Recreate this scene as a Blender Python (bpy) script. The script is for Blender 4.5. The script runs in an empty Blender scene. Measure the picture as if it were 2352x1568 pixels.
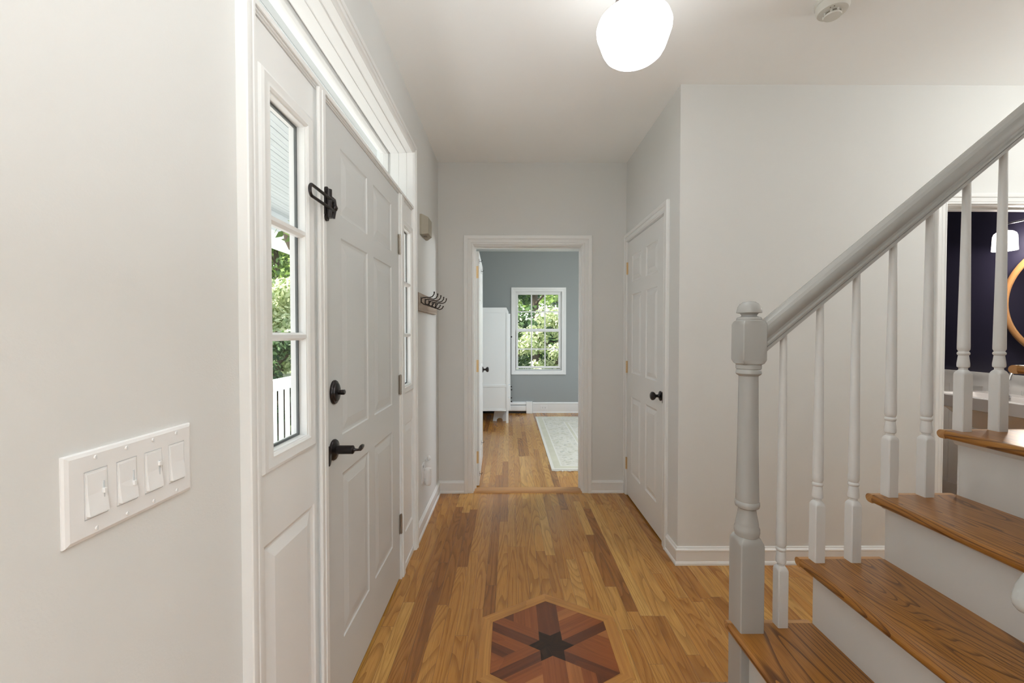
import bpy, bmesh, math, random
from mathutils import Vector, Matrix
random.seed(7)
R = math.radians
sc = bpy.context.scene

# ------------------------------------------------------------ camera, world, big lights, exposure
cam_d = bpy.data.cameras.new('camera'); cam = bpy.data.objects.new('camera', cam_d)
sc.collection.objects.link(cam); sc.camera = cam
cam.location = (0, 0, 1.33); cam.rotation_euler = (R(90 - 1.074), 0, R(-0.358))
cam_d.sensor_width = 36; cam_d.lens = 960 / 2352 * 36; cam_d.clip_start = 0.02; cam_d.clip_end = 300

vs = sc.view_settings
sc.display_settings.display_device = 'sRGB'
vs.view_transform = 'Standard'; vs.look = 'None'; vs.gamma = 1; vs.use_curve_mapping = False
vs.exposure = 0.42
sc.cycles.max_bounces = 12; sc.cycles.diffuse_bounces = 7; sc.cycles.glossy_bounces = 4
sc.cycles.transparent_max_bounces = 24; sc.cycles.transmission_bounces = 6
sc.cycles.caustics_reflective = False; sc.cycles.caustics_refractive = False
sc.cycles.sample_clamp_indirect = 6.0
sc.cycles.use_denoising = True; sc.cycles.use_adaptive_sampling = True; sc.cycles.adaptive_threshold = 0.015

W = bpy.data.worlds.new('world'); sc.world = W; W.use_nodes = True
wn = W.node_tree.nodes; wl = W.node_tree.links
sky = wn.new('ShaderNodeTexSky'); sky.sky_type = 'NISHITA'; sky.sun_disc = False
sky.sun_elevation = R(55); sky.sun_rotation = R(300); sky.air_density = 1.0; sky.dust_density = 2.5
mixc = wn.new('ShaderNodeMix'); mixc.data_type = 'RGBA'; mixc.inputs[0].default_value = 0.55
mixc.inputs[7].default_value = (4.2, 4.4, 4.7, 1)
wl.new(sky.outputs[0], mixc.inputs[6])
bg = wn['Background']; bg.inputs[1].default_value = 0.45
wl.new(mixc.outputs[2], bg.inputs[0])

def lamp(name, kind, loc, energy, color=(1, 1, 1), rot=(0, 0, 0), **kw):
    d = bpy.data.lights.new(name, kind); d.energy = energy; d.color = color
    for k, v in kw.items(): setattr(d, k, v)
    o = bpy.data.objects.new(name, d); sc.collection.objects.link(o)
    o.location = loc; o.rotation_euler = rot
    return o
sun = lamp('sun', 'SUN', (-8, 4, 12), 10.0, (1.0, 0.96, 0.89), angle=R(1.0))
sun.rotation_euler = Vector((0.62, 0.30, -0.95)).to_track_quat('-Z', 'Y').to_euler()

# ------------------------------------------------------------ materials
def newmat(name):
    m = bpy.data.materials.new(name); m.use_nodes = True
    nt = m.node_tree; return m, nt.nodes, nt.links, nt.nodes['Principled BSDF']
def srgb(r, g, b):
    f = lambda c: ((c / 255 + 0.055) / 1.055) ** 2.4 if c > 10 else c / 255 / 12.92
    return (f(r), f(g), f(b), 1)
def paint(name, col, rough=0.6, bump=0.0, scale=350, spec=0.5, metal=0.0, mottle=0.0):
    m, n, l, b = newmat(name)
    c = col if len(col) == 4 else (*col, 1)
    b.inputs['Base Color'].default_value = c; b.inputs['Roughness'].default_value = rough
    b.inputs['Specular IOR Level'].default_value = spec; b.inputs['Metallic'].default_value = metal
    tc = n.new('ShaderNodeTexCoord')
    if bump:
        t = n.new('ShaderNodeTexNoise'); t.inputs['Scale'].default_value = scale; t.inputs['Detail'].default_value = 3
        bp = n.new('ShaderNodeBump'); bp.inputs['Strength'].default_value = bump; bp.inputs['Distance'].default_value = 0.001
        l.new(tc.outputs['Object'], t.inputs[0]); l.new(t.outputs[0], bp.inputs['Height']); l.new(bp.outputs[0], b.inputs['Normal'])
    if mottle:
        t2 = n.new('ShaderNodeTexNoise'); t2.inputs['Scale'].default_value = 3.0; t2.inputs['Detail'].default_value = 4
        mx = n.new('ShaderNodeMix'); mx.data_type = 'RGBA'
        mx.inputs[6].default_value = tuple(x * (1 - mottle) for x in c[:3]) + (1,); mx.inputs[7].default_value = tuple(min(1, x * (1 + mottle)) for x in c[:3]) + (1,)
        l.new(tc.outputs['Object'], t2.inputs[0]); l.new(t2.outputs[0], mx.inputs[0]); l.new(mx.outputs[2], b.inputs['Base Color'])
    return m
def wood(name, light, mid, dark, tone=False, ring=14.0, rstr=0.45, fine=0.35, rough=0.35, nscale=5.0, stretch=0.09, coat=0.0, line=0.55, mul=(0.40, 0.32, 0.24, 1), dist=0.35):
    """Oak grain. UV in metres: u across the board, v along it."""
    m, n, l, b = newmat(name)
    uv = n.new('ShaderNodeUVMap'); uv.uv_map = 'UVMap'
    mp = n.new('ShaderNodeMapping'); mp.inputs['Scale'].default_value = (1, stretch, 1); l.new(uv.outputs[0], mp.inputs[0])
    ns = n.new('ShaderNodeTexNoise'); ns.inputs['Scale'].default_value = nscale; ns.inputs['Detail'].default_value = 1.5; ns.inputs['Roughness'].default_value = 0.45; ns.inputs['Distortion'].default_value = dist
    l.new(mp.outputs[0], ns.inputs[0])
    mu = n.new('ShaderNodeMath'); mu.operation = 'MULTIPLY'; mu.inputs[1].default_value = ring; l.new(ns.outputs[0], mu.inputs[0])
    fr = n.new('ShaderNodeMath'); fr.operation = 'FRACT'; l.new(mu.outputs[0], fr.inputs[0])
    cr = n.new('ShaderNodeValToRGB'); e = cr.color_ramp.elements
    e[0].position = 0.0; e[0].color = (1, 1, 1, 1); e[1].position = 1.0; e[1].color = (0.0, 0, 0, 1)
    x = cr.color_ramp.elements.new(line); x.color = (0.05, 0.05, 0.05, 1)
    x = cr.color_ramp.elements.new(0.12); x.color = (0.8, 0.8, 0.8, 1)
    x = cr.color_ramp.elements.new(0.97); x.color = (0.15, 0.15, 0.15, 1)
    l.new(fr.outputs[0], cr.inputs[0])
    mp2 = n.new('ShaderNodeMapping'); mp2.inputs['Scale'].default_value = (1, 0.022, 1); l.new(uv.outputs[0], mp2.inputs[0])
    nf = n.new('ShaderNodeTexNoise'); nf.inputs['Scale'].default_value = 420; nf.inputs['Detail'].default_value = 2; l.new(mp2.outputs[0], nf.inputs[0])
    nb = n.new('ShaderNodeTexNoise'); nb.inputs['Scale'].default_value = 60; nb.inputs['Detail'].default_value = 2; l.new(mp2.outputs[0], nb.inputs[0])
    base = n.new('ShaderNodeValToRGB'); e = base.color_ramp.elements
    e[0].position = 0; e[0].color = light; e[1].position = 1; e[1].color = dark
    x = e.new(0.5); x.color = mid
    if tone:
        at = n.new('ShaderNodeAttribute'); at.attribute_name = 'tone'
        ad = n.new('ShaderNodeMath'); ad.operation = 'MULTIPLY_ADD'; ad.inputs[1].default_value = 0.3; l.new(nb.outputs[0], ad.inputs[0])
        sb = n.new('ShaderNodeMath'); sb.operation = 'SUBTRACT'; sb.inputs[1].default_value = 0.15
        l.new(at.outputs['Fac'], sb.inputs[0]); l.new(sb.outputs[0], ad.inputs[2]); l.new(ad.outputs[0], base.inputs[0])
    else:
        l.new(nb.outputs[0], base.inputs[0])
    m1 = n.new('ShaderNodeMix'); m1.data_type = 'RGBA'; m1.blend_type = 'MULTIPLY'
    k = n.new('ShaderNodeMath'); k.operation = 'MULTIPLY'; k.inputs[1].default_value = rstr; l.new(cr.outputs[0], k.inputs[0])
    l.new(k.outputs[0], m1.inputs[0]); l.new(base.outputs[0], m1.inputs[6]); m1.inputs[7].default_value = mul
    m2 = n.new('ShaderNodeMix'); m2.data_type = 'RGBA'; m2.blend_type = 'MULTIPLY'
    mr = n.new('ShaderNodeMapRange'); mr.inputs[1].default_value = 0.48; mr.inputs[2].default_value = 0.72; mr.inputs[4].default_value = fine; l.new(nf.outputs[0], mr.inputs[0])
    l.new(mr.outputs[0], m2.inputs[0]); l.new(m1.outputs[2], m2.inputs[6]); m2.inputs[7].default_value = (0.5, 0.38, 0.3, 1)
    l.new(m2.outputs[2], b.inputs['Base Color'])
    b.inputs['Roughness'].default_value = rough; b.inputs['Coat Weight'].default_value = coat; b.inputs['Coat Roughness'].default_value = 0.15
    bp = n.new('ShaderNodeBump'); bp.inputs['Strength'].default_value = 0.08; bp.inputs['Distance'].default_value = 0.001
    l.new(nf.outputs[0], bp.inputs['Height']); l.new(bp.outputs[0], b.inputs['Normal'])
    return m
def glassmat(name, tint=(1, 1, 1, 1), refl=1.0):
    m = bpy.data.materials.new(name); m.use_nodes = True; n = m.node_tree.nodes; l = m.node_tree.links
    n.remove(n['Principled BSDF'])
    tr = n.new('ShaderNodeBsdfTransparent'); tr.inputs[0].default_value = tint
    gl = n.new('ShaderNodeBsdfGlossy'); gl.inputs['Roughness'].default_value = 0.02
    fr = n.new('ShaderNodeFresnel'); fr.inputs[0].default_value = 1.45
    k = n.new('ShaderNodeMath'); k.operation = 'MULTIPLY'; k.inputs[1].default_value = refl; l.new(fr.outputs[0], k.inputs[0])
    ge = n.new('ShaderNodeNewGeometry'); iv = n.new('ShaderNodeMath'); iv.operation = 'SUBTRACT'; iv.inputs[0].default_value = 1.0; l.new(ge.outputs['Backfacing'], iv.inputs[1])
    k2 = n.new('ShaderNodeMath'); k2.operation = 'MULTIPLY'; l.new(k.outputs[0], k2.inputs[0]); l.new(iv.outputs[0], k2.inputs[1])
    mx = n.new('ShaderNodeMixShader'); l.new(k2.outputs[0], mx.inputs[0]); l.new(tr.outputs[0], mx.inputs[1]); l.new(gl.outputs[0], mx.inputs[2])
    l.new(mx.outputs[0], n['Material Output'].inputs[0]); return m
def emis(name, col, strength, base=(0.9, 0.9, 0.88, 1)):
    m, n, l, b = newmat(name); b.inputs['Base Color'].default_value = base; b.inputs['Roughness'].default_value = 0.25
    b.inputs['Emission Color'].default_value = (*col, 1); b.inputs['Emission Strength'].default_value = strength
    return m

M = {}
M['wall'] = paint('hall_wall_paint', (0.70, 0.702, 0.688), 0.75, 0.25, 260, 0.3)
M['ceil'] = paint('ceiling_paint', (0.935, 0.945, 0.94), 0.85, 0.15, 200, 0.2)
M['trim'] = paint('white_trim_paint', (0.80, 0.805, 0.797), 0.32, 0.05, 60)
M['door'] = paint('front_door_paint', (0.62, 0.63, 0.622), 0.38, 0.10, 90)
M['cdoor'] = paint('interior_door_paint', (0.76, 0.765, 0.757), 0.38, 0.05, 90)
M['rail'] = paint('greige_rail_paint', (0.42, 0.417, 0.40), 0.25, 0.06, 40)
M['bal'] = paint('baluster_paint', (0.75, 0.757, 0.757), 0.35, 0.06, 40)
M['riser'] = paint('riser_paint', (0.70, 0.70, 0.688), 0.42, 0.08, 50)
M['plastic'] = paint('white_plastic', (0.82, 0.82, 0.82), 0.3)
M['black'] = paint('oil_rubbed_bronze', (0.035, 0.03, 0.03), 0.28, metal=0.75)
M['iron'] = paint('dark_iron', (0.03, 0.022, 0.018), 0.4, metal=0.5)
M['nickel'] = paint('aged_nickel', (0.42, 0.38, 0.33), 0.35, metal=0.9)
M['brass'] = paint('worn_brass', (0.72, 0.52, 0.28), 0.38, metal=0.55)
M['bronze'] = paint('antique_bronze', (0.26, 0.21, 0.18), 0.3, metal=0.8)
M['chrome'] = paint('chrome', (0.85, 0.85, 0.87), 0.08, metal=1.0)
M['dark'] = paint('dark_gap', (0.03, 0.028, 0.025), 0.8)
M['rubber'] = paint('dark_spacer', (0.09, 0.10, 0.10), 0.5)
M['glass'] = glassmat('window_glass')
M['taupe'] = paint('taupe_speckled_plastic', (0.36, 0.33, 0.265), 0.6, 0.3, 900, mottle=0.08)
M['taupe_d'] = paint('taupe_grille', (0.22, 0.19, 0.15), 0.7)
M['bluegray'] = paint('blue_gray_wall_paint', (0.33, 0.352, 0.35), 0.75, 0.2, 240, 0.3)
M['navy'] = paint('navy_wall_paint', (0.026, 0.024, 0.046), 0.42, 0.1, 200, 0.5)
M['porcelain'] = paint('white_porcelain', (0.80, 0.78, 0.77), 0.12)
M['mirror'] = paint('mirror_silver', (0.9, 0.9, 0.9), 0.02, metal=1.0)
M['greypaint'] = paint('pale_grey_paint', (0.55, 0.58, 0.60), 0.5)
M['wardrobe'] = paint('white_wardrobe_paint', (0.92, 0.95, 0.96), 0.35)
M['ext'] = paint('porch_white_paint', (0.80, 0.83, 0.85), 0.5)
M['porch_ceiling'] = paint('porch_ceiling_paint', (0.50, 0.53, 0.54), 0.6)
M['deck'] = paint('porch_deck_paint', (0.50, 0.48, 0.45), 0.7, mottle=0.1)
M['grass'] = paint('lawn', (0.085, 0.11, 0.045), 0.9, 0.5, 20, mottle=0.35)
M['bark'] = paint('bark', (0.10, 0.075, 0.05), 0.9, 0.6, 30, mottle=0.3)
M['detector'] = paint('cream_plastic', (0.66, 0.65, 0.60), 0.45)
M['shade'] = emis('lit_opal_glass', (1.0, 0.97, 0.90), 1.15)
M['shade2'] = emis('lit_frosted_glass', (1.0, 0.93, 0.86), 3.0)
M['floor'] = wood('oak_floor', srgb(214, 167, 92), srgb(188, 132, 62), srgb(144, 90, 40), tone=True, ring=20, rstr=0.55, fine=0.6, rough=0.25, nscale=7, stretch=0.10, coat=0.12)
M['tread'] = wood('oak_tread', srgb(188, 134, 62), srgb(168, 114, 48), srgb(142, 92, 38), tone=False, ring=34, rstr=1.0, fine=1.0, rough=0.3, nscale=4.2, stretch=0.13, coat=0.2, line=0.34, mul=(0.34, 0.26, 0.19, 1), dist=0.9)
M['tread_bold'] = wood('oak_tread_bold_grain', srgb(188, 132, 58), srgb(168, 112, 46), srgb(144, 92, 38), tone=False, ring=36, rstr=1.0, fine=0.8, rough=0.3, nscale=3.2, stretch=0.16, coat=0.2, line=0.27, mul=(0.28, 0.21, 0.17, 1), dist=0.7)
M['thresh'] = wood('oak_threshold', srgb(205, 160, 105), srgb(188, 138, 84), srgb(160, 108, 60), ring=8, rstr=0.3, rough=0.35)
M['mframe'] = wood('oak_mirror_frame', srgb(176, 136, 92), srgb(164, 122, 78), srgb(140, 98, 60), ring=8, rstr=0.3, rough=0.4)
M['med_border'] = wood('oak_border', srgb(206, 154, 82), srgb(186, 130, 64), srgb(164, 108, 50), ring=12, rstr=0.35, rough=0.3, nscale=7, coat=0.12)
M['med_dark'] = wood('dark_walnut_inlay', srgb(124, 66, 28), srgb(104, 52, 22), srgb(84, 42, 18), ring=10, rstr=0.4, rough=0.3, coat=0.12)
M['med_mid'] = wood('cherry_inlay', srgb(162, 94, 42), srgb(144, 78, 34), srgb(122, 64, 28), ring=8, rstr=0.3, rough=0.3, coat=0.12)
M['med_light'] = wood('pale_cherry_inlay', srgb(190, 128, 70), srgb(172, 108, 56), srgb(150, 90, 44), ring=8, rstr=0.3, rough=0.3, coat=0.12)
M['med_black'] = wood('wenge_inlay', srgb(74, 46, 30), srgb(50, 32, 22), srgb(34, 22, 15), ring=20, rstr=0.5, rough=0.5, nscale=12, coat=0.0)

# ------------------------------------------------------------ mesh helpers
class MB:
    def __init__(s):
        s.bm = bmesh.new(); s.uv = s.bm.loops.layers.uv.new('UVMap'); s.tone = s.bm.faces.layers.float.new('tone')
    def face(s, pts, mi=0, uvs=None, tone=0.5):
        vs_ = [s.bm.verts.new(p) for p in pts]
        f = s.bm.faces.new(vs_); f.material_index = mi; f[s.tone] = tone
        if uvs:
            for lp, u in zip(f.loops, uvs): lp[s.uv].uv = u
        return f
    def box(s, a, b, mi=0, grain=None, off=(0, 0), tone=0.5):
        (x0, y0, z0), (x1, y1, z1) = [tuple(min(p, q) for p, q in zip(a, b)), tuple(max(p, q) for p, q in zip(a, b))]
        P = [(x0, y0, z0), (x1, y0, z0), (x1, y1, z0), (x0, y1, z0), (x0, y0, z1), (x1, y0, z1), (x1, y1, z1), (x0, y1, z1)]
        for q in ((0, 3, 2, 1), (4, 5, 6, 7), (0, 1, 5, 4), (1, 2, 6, 5), (2, 3, 7, 6), (3, 0, 4, 7)):
            pts = [P[i] for i in q]; s.face(pts, mi, s._uv(pts, grain, off), tone)
        return s
    def _uv(s, pts, grain, off=(0, 0)):
        if grain is None: grain = 1
        o = [i for i in range(3) if i != grain]
        res = []
        for p in pts: res.append((p[o[0]] + p[o[1]] * 0.9 + off[0], p[grain] + off[1]))
        return res
    def prism(s, poly, axis, a, b, mi=0, grain=None, off=(0, 0), tone=0.5):
        """poly: 2-D points on the plane normal to axis; extruded from a to b."""
        def P(p, t):
            if axis == 0: return (t, p[0], p[1])
            if axis == 1: return (p[0], t, p[1])
            return (p[0], p[1], t)
        A = [P(p, a) for p in poly]; B = [P(p, b) for p in poly]; n = len(poly)
        s.face(A[::-1], mi, s._uv(A[::-1], grain, off), tone); s.face(B, mi, s._uv(B, grain, off), tone)
        for i in range(n):
            q = [A[i], A[(i + 1) % n], B[(i + 1) % n], B[i]]; s.face(q, mi, s._uv(q, grain, off), tone)
        return s
    def lathe(s, prof, c=(0, 0, 0), n=32, mi=0, axis=2, sx=1.0, sy=1.0, cap=True):
        """prof: (radius, height) along axis."""
        rings = []
        for r, h in prof:
            ring = []
            for k in range(n):
                a = 2 * math.pi * k / n; u, v = r * math.cos(a) * sx, r * math.sin(a) * sy
                p = (u, v, h) if axis == 2 else ((h, u, v) if axis == 0 else (u, h, v))
                ring.append(s.bm.verts.new((p[0] + c[0], p[1] + c[1], p[2] + c[2])))
            rings.append(ring)
        for a, b in zip(rings, rings[1:]):
            for k in range(n):
                f = s.bm.faces.new((a[k], a[(k + 1) % n], b[(k + 1) % n], b[k])); f.material_index = mi
        if cap:
            for rg in (rings[0], rings[-1]):
                f = s.bm.faces.new(rg); f.material_index = mi
        return s
    def tube(s, pts, r, n=10, mi=0, rs=None):
        pts = [Vector(p) for p in pts]; rings = []; up = Vector((0, 0, 1)); prev = None
        for i, p in enumerate(pts):
            d = (pts[min(i + 1, len(pts) - 1)] - pts[max(i - 1, 0)]).normalized()
            if prev is None:
                a = d.cross(up)
                if a.length < 1e-3: a = d.cross(Vector((1, 0, 0)))
                a.normalize()
            else:
                a = (prev - d * prev.dot(d)).normalized()
            prev = a; b = d.cross(a); rr = rs[i] if rs else r
            rings.append([s.bm.verts.new(p + (a * math.cos(2 * math.pi * k / n) + b * math.sin(2 * math.pi * k / n)) * rr) for k in range(n)])
        for a, b in zip(rings, rings[1:]):
            for k in range(n):
                f = s.bm.faces.new((a[k], a[(k + 1) % n], b[(k + 1) % n], b[k])); f.material_index = mi
        for rg in (rings[0], rings[-1]):
            f = s.bm.faces.new(rg); f.material_index = mi
        return s
    def frame(s, Mp, u0, u1, z0, z1, prof, closed=False, mi=0):
        """Sweep a profile [(outward d, thickness t)] round a rectangle with mitres. Open: legs and head only."""
        rows = []
        for d, t in prof:
            if closed: c = [(u0 - d, z0 - d), (u0 - d, z1 + d), (u1 + d, z1 + d), (u1 + d, z0 - d), (u0 - d, z0 - d)]
            else: c = [(u0 - d, z0), (u0 - d, z1 + d), (u1 + d, z1 + d), (u1 + d, z0)]
            rows.append([Mp(u, z, t) for u, z in c])
        for a, b in zip(rows, rows[1:] + rows[:1]):
            for k in range(len(a) - 1): s.face((a[k], a[k + 1], b[k + 1], b[k]), mi)
        if not closed:
            s.face([r_[0] for r_ in rows], mi); s.face([r_[-1] for r_ in rows], mi)
        return s
    def panels(s, Mp, U0, U1, Z0, Z1, rects, loops, mi=0, holes=()):
        """A face with recessed raised panels. loops: (inset, depth)."""
        us = sorted({U0, U1, *[r_[0] for r_ in rects], *[r_[1] for r_ in rects], *[r_[0] for r_ in holes], *[r_[1] for r_ in holes]})
        zs = sorted({Z0, Z1, *[r_[2] for r_ in rects], *[r_[3] for r_ in rects], *[r_[2] for r_ in holes], *[r_[3] for r_ in holes]})
        for a, b in zip(us, us[1:]):
            for c, d in zip(zs, zs[1:]):
                mu, mz = (a + b) / 2, (c + d) / 2
                if any(r_[0] < mu < r_[1] and r_[2] < mz < r_[3] for r_ in list(rects) + list(holes)): continue
                s.face((Mp(a, c, 0), Mp(b, c, 0), Mp(b, d, 0), Mp(a, d, 0)), mi)
        for (a, b, c, d) in rects:
            L = [[Mp(a + i, c + i, t), Mp(b - i, c + i, t), Mp(b - i, d - i, t), Mp(a + i, d - i, t)] for i, t in loops]
            for p, q in zip(L, L[1:]):
                for k in range(4): s.face((p[k], p[(k + 1) % 4], q[(k + 1) % 4], q[k]), mi)
            s.face(L[-1], mi)
        return s
    def build(s, name, mats, parent=None, smooth=None, bevel=0.0, weld=True):
        if weld: bmesh.ops.remove_doubles(s.bm, verts=s.bm.verts, dist=1e-5)
        bmesh.ops.recalc_face_normals(s.bm, faces=s.bm.faces)
        me = bpy.data.meshes.new(name); s.bm.to_mesh(me); s.bm.free()
        for m in (mats if isinstance(mats, (list, tuple)) else [mats]): me.materials.append(m)
        if smooth is not None:
            for p in me.polygons: p.use_smooth = True
            me.set_sharp_from_angle(angle=R(smooth))
        o = bpy.data.objects.new(name, me); sc.collection.objects.link(o)
        if parent is not None: o.parent = parent
        if bevel:
            b = o.modifiers.new('bevel', 'BEVEL'); b.width = bevel; b.segments = 2; b.limit_method = 'ANGLE'; b.angle_limit = R(40)
            b.harden_normals = False
        return o
def struct(o): o['kind'] = 'structure'; return o
def tag(o, label, cat, group=None):
    o['label'] = label; o['category'] = cat
    if group: o['group'] = group
    return o
def root(name, loc, label=None, cat=None, group=None):
    o = bpy.data.objects.new(name, None); sc.collection.objects.link(o); o.location = loc; o.empty_display_size = 0.05
    if label: tag(o, label, cat, group)
    return o
def adopt(par, *kids):
    """Parent kids whose mesh is in world coordinates without moving them."""
    for k in kids:
        k.parent = par; k.matrix_parent_inverse = Matrix.Translation(par.location).inverted()
    return par
def wallbox(mb, axis, a, b, u0, u1, z0, z1, holes, mi=0):
    """Wall slab between planes a and b on axis (0 or 1) with rectangular holes (u0,u1,z0,z1)."""
    us = sorted({u0, u1, *[h[0] for h in holes], *[h[1] for h in holes]}); us = [u for u in us if u0 <= u <= u1]
    zs = sorted({z0, z1, *[h[2] for h in holes], *[h[3] for h in holes]}); zs = [z for z in zs if z0 <= z <= z1]
    def solid(i, j):
        if i < 0 or j < 0 or i >= len(us) - 1 or j >= len(zs) - 1: return False
        mu, mz = (us[i] + us[i + 1]) / 2, (zs[j] + zs[j + 1]) / 2
        return not any(h[0] < mu < h[1] and h[2] < mz < h[3] for h in holes)
    P = (lambda u, z, t: (t, u, z)) if axis == 0 else (lambda u, z, t: (u, t, z))
    for i in range(len(us) - 1):
        for j in range(len(zs) - 1):
            if not solid(i, j): continue
            c = (us[i], us[i + 1], zs[j], zs[j + 1])
            for t in (a, b): mb.face((P(c[0], c[2], t), P(c[1], c[2], t), P(c[1], c[3], t), P(c[0], c[3], t)), mi)
            if not solid(i - 1, j): mb.face((P(c[0], c[2], a), P(c[0], c[3], a), P(c[0], c[3], b), P(c[0], c[2], b)), mi)
            if not solid(i + 1, j): mb.face((P(c[1], c[2], a), P(c[1], c[3], a), P(c[1], c[3], b), P(c[1], c[2], b)), mi)
            if not solid(i, j - 1): mb.face((P(c[0], c[2], a), P(c[1], c[2], a), P(c[1], c[2], b), P(c[0], c[2], b)), mi)
            if not solid(i, j + 1): mb.face((P(c[0], c[3], a), P(c[1], c[3], a), P(c[1], c[3], b), P(c[0], c[3], b)), mi)
    return mb

# ------------------------------------------------------------ dimensions
XL, XR, YB, YR, CZ = -0.590, 0.97, 3.475, 2.385, 2.74
DX = -0.592                      # face of the front door
HALL_HOLE = (0.948, 2.560, 0.0, 2.435)
BD = (-0.318, 0.626, 0.0, 2.085)     # rough opening to the bedroom
CD = (2.600, 3.437, 0.0, 2.088)      # closet
PD = (2.470, 3.340, 0.0, 2.085)      # powder room
BX0, BX1, BY1 = -0.66, 3.1, 7.0       # bedroom
PX = 3.6

# ------------------------------------------------------------ floor of separate strips
f = MB()
f.box((-0.72, -3.3, -0.12), (4.6, 7.15, -0.0012), 1)
sw = 0.0572; random.seed(11)
k0 = -40
for k in range(-12, 81):
    x0 = -0.011 + k * sw; x1 = x0 + sw
    xa, xb = x0 + 0.0004, x1 - 0.0004
    y = -3.3 + random.uniform(-0.8, 0)
    if x1 < -0.64: y = 3.55
    while y < 7.1:
        L = random.choice([0.35, 0.5, 0.62, 0.8, 0.95, 1.2, 1.5]) * random.uniform(0.85, 1.15)
        y1 = min(y + L, 7.15)
        if y1 > -0.3 or True:
            t = random.gauss(0.42, 0.2)
            if random.random() < 0.12: t += 0.3
            t = max(0.02, min(0.98, t))
            ou, ov = random.uniform(0, 60), random.uniform(0, 60)
            ya = max(y, -3.3)
            if y1 - 0.001 > ya:
                f.face([(xa, ya, 0), (xb, ya, 0), (xb, y1 - 0.0008, 0), (xa, y1 - 0.0008, 0)], 0,
                       [(ou, ov), (ou + sw, ov), (ou + sw, ov + y1 - ya), (ou, ov + y1 - ya)], t)
        y = y1
struct(f.build('floor', [M['floor'], M['dark']], weld=False))

# ------------------------------------------------------------ inlaid medallion
MC = (0.179, 1.758)
def pol(r, a): return (MC[0] + r * math.cos(R(a)), MC[1] + r * math.sin(R(a)))
def inlay(mb, poly, ang, mi=0, z=0.0007, off=0):
    ca, sa = math.cos(R(ang)), math.sin(R(ang))
    uv = lambda p: ((-(p[0]) * sa + p[1] * ca) + off, (p[0] * ca + p[1] * sa) + off * 1.7)
    A = [(p[0], p[1], z) for p in poly]; B = [(p[0], p[1], -0.001) for p in poly]
    mb.face(A, mi, [uv(p) for p in poly])
    for i in range(len(poly)):
        j = (i + 1) % len(poly); mb.face([A[i], A[j], B[j], B[i]], mi, [uv(poly[i]), uv(poly[j]), uv(poly[j]), uv(poly[i])])
med = root('floor_medallion', (MC[0], MC[1], 0), 'hexagonal wood inlay with dark six-pointed star set in the oak floor', 'floor medallion')
mb = MB()
for i in range(6):
    a = 30 + 60 * i
    inlay(mb, [pol(0.2955, a), pol(0.354, a), pol(0.354, a + 60), pol(0.2955, a + 60)], a + 120, off=i * 3.1)
ring_o = mb.build('border', M['med_border'], weld=False)
hw_ = 0.0485; kids = [ring_o]
tri = spoke = MB(); pick = [(1, 0), (0, 0), (0, 1), (0, 1), (1, 1), (1, 0)]
for i in range(6):
    a = 30 + 60 * i
    ca, sa = math.cos(R(a)), math.sin(R(a)); c = lambda s_, t: (MC[0] + ca * s_ - sa * t, MC[1] + sa * s_ + ca * t)
    rv = 0.2945; ed = rv - hw_ * math.tan(R(30))
    s0 = 0.0485 * math.sqrt(3); inner = 0.0575
    inlay(spoke, [c(inner, 0), c(s0, hw_), c(ed, hw_), c(rv, 0)][::-1], a, [0, 1][pick[i][0]], off=i * 5 + 1)
    inlay(spoke, [c(inner, 0), c(s0, -hw_), c(ed, -hw_), c(rv, 0)], a, [0, 1][pick[i][1]], off=i * 7 + 2)
    # triangle between this spoke and the next: three strips parallel to this spoke
    b = a + 30; P0 = pol(0.0970, b)
    e1 = c(ed, hw_); c2 = (math.cos(R(a + 60)), math.sin(R(a + 60)))
    e2 = (MC[0] + c2[0] * ed + c2[1] * hw_, MC[1] + c2[1] * ed - c2[0] * hw_)
    lerp = lambda p, q, t: (p[0] + (q[0] - p[0]) * t, p[1] + (q[1] - p[1]) * t)
    m1, m2 = lerp(P0, e2, 0.36), lerp(P0, e2, 0.70); n1, n2 = lerp(e1, e2, 0.36), lerp(e1, e2, 0.70)
    inlay(tri, [P0, e1, n1, m1], a, [1, 1, 1, 1, 2, 1][i], off=i * 2.2)
    inlay(tri, [m1, n1, n2, m2], a, [2, 1, 0, 2, 1, 1][i], off=i * 4.2 + 9)
    inlay(tri, [m2, n2, e2], a, [1, 0, 1, 1, 0, 2][i], off=i * 6.2 + 5)
kids.append(tri.build('field', [M['med_dark'], M['med_mid'], M['med_light']], weld=False))
st = MB()
for i in range(6):
    a = 60 * i
    inlay(st, [MC, pol(0.0575, a - 30), pol(0.0985, a), pol(0.0575, a + 30)], a + 12 * i, off=i * 1.3)
kids.append(st.build('star', M['med_black'], weld=False))
adopt(med, *kids)

# ------------------------------------------------------------ shell
w = MB(); wallbox(w, 0, -0.78, XL, -3.3, YB, -0.1, CZ + 0.05, [(HALL_HOLE[0], HALL_HOLE[1], -0.1, HALL_HOLE[3])]); struct(w.build('wall_left', M['wall']))
w = MB(); wallbox(w, 1, YB, YB + 0.065, -0.78, XR, 0, CZ, [BD]); struct(w.build('wall_back', M['wall']))
w = MB(); wallbox(w, 1, YB + 0.066, YB + 0.130, BX0, BX1, 0, CZ, [BD]); struct(w.build('wall_bedroom_near', M['bluegray']))
w = MB(); wallbox(w, 0, XR, XR + 0.11, YR + 0.11, YB + 0.06, 0, CZ, [CD]); struct(w.build('wall_closet', M['wall']))
w = MB(); wallbox(w, 1, YR, YR + 0.11, XR, 3.45, 0, CZ, [PD]); wallbox(w, 0, 3.40, 3.45, 2.0, YR, 0, CZ, []); wallbox(w, 1, 2.0, 2.05, 3.45, 4.5, 0, CZ, []); struct(w.build('wall_stair', M['wall']))
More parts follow.
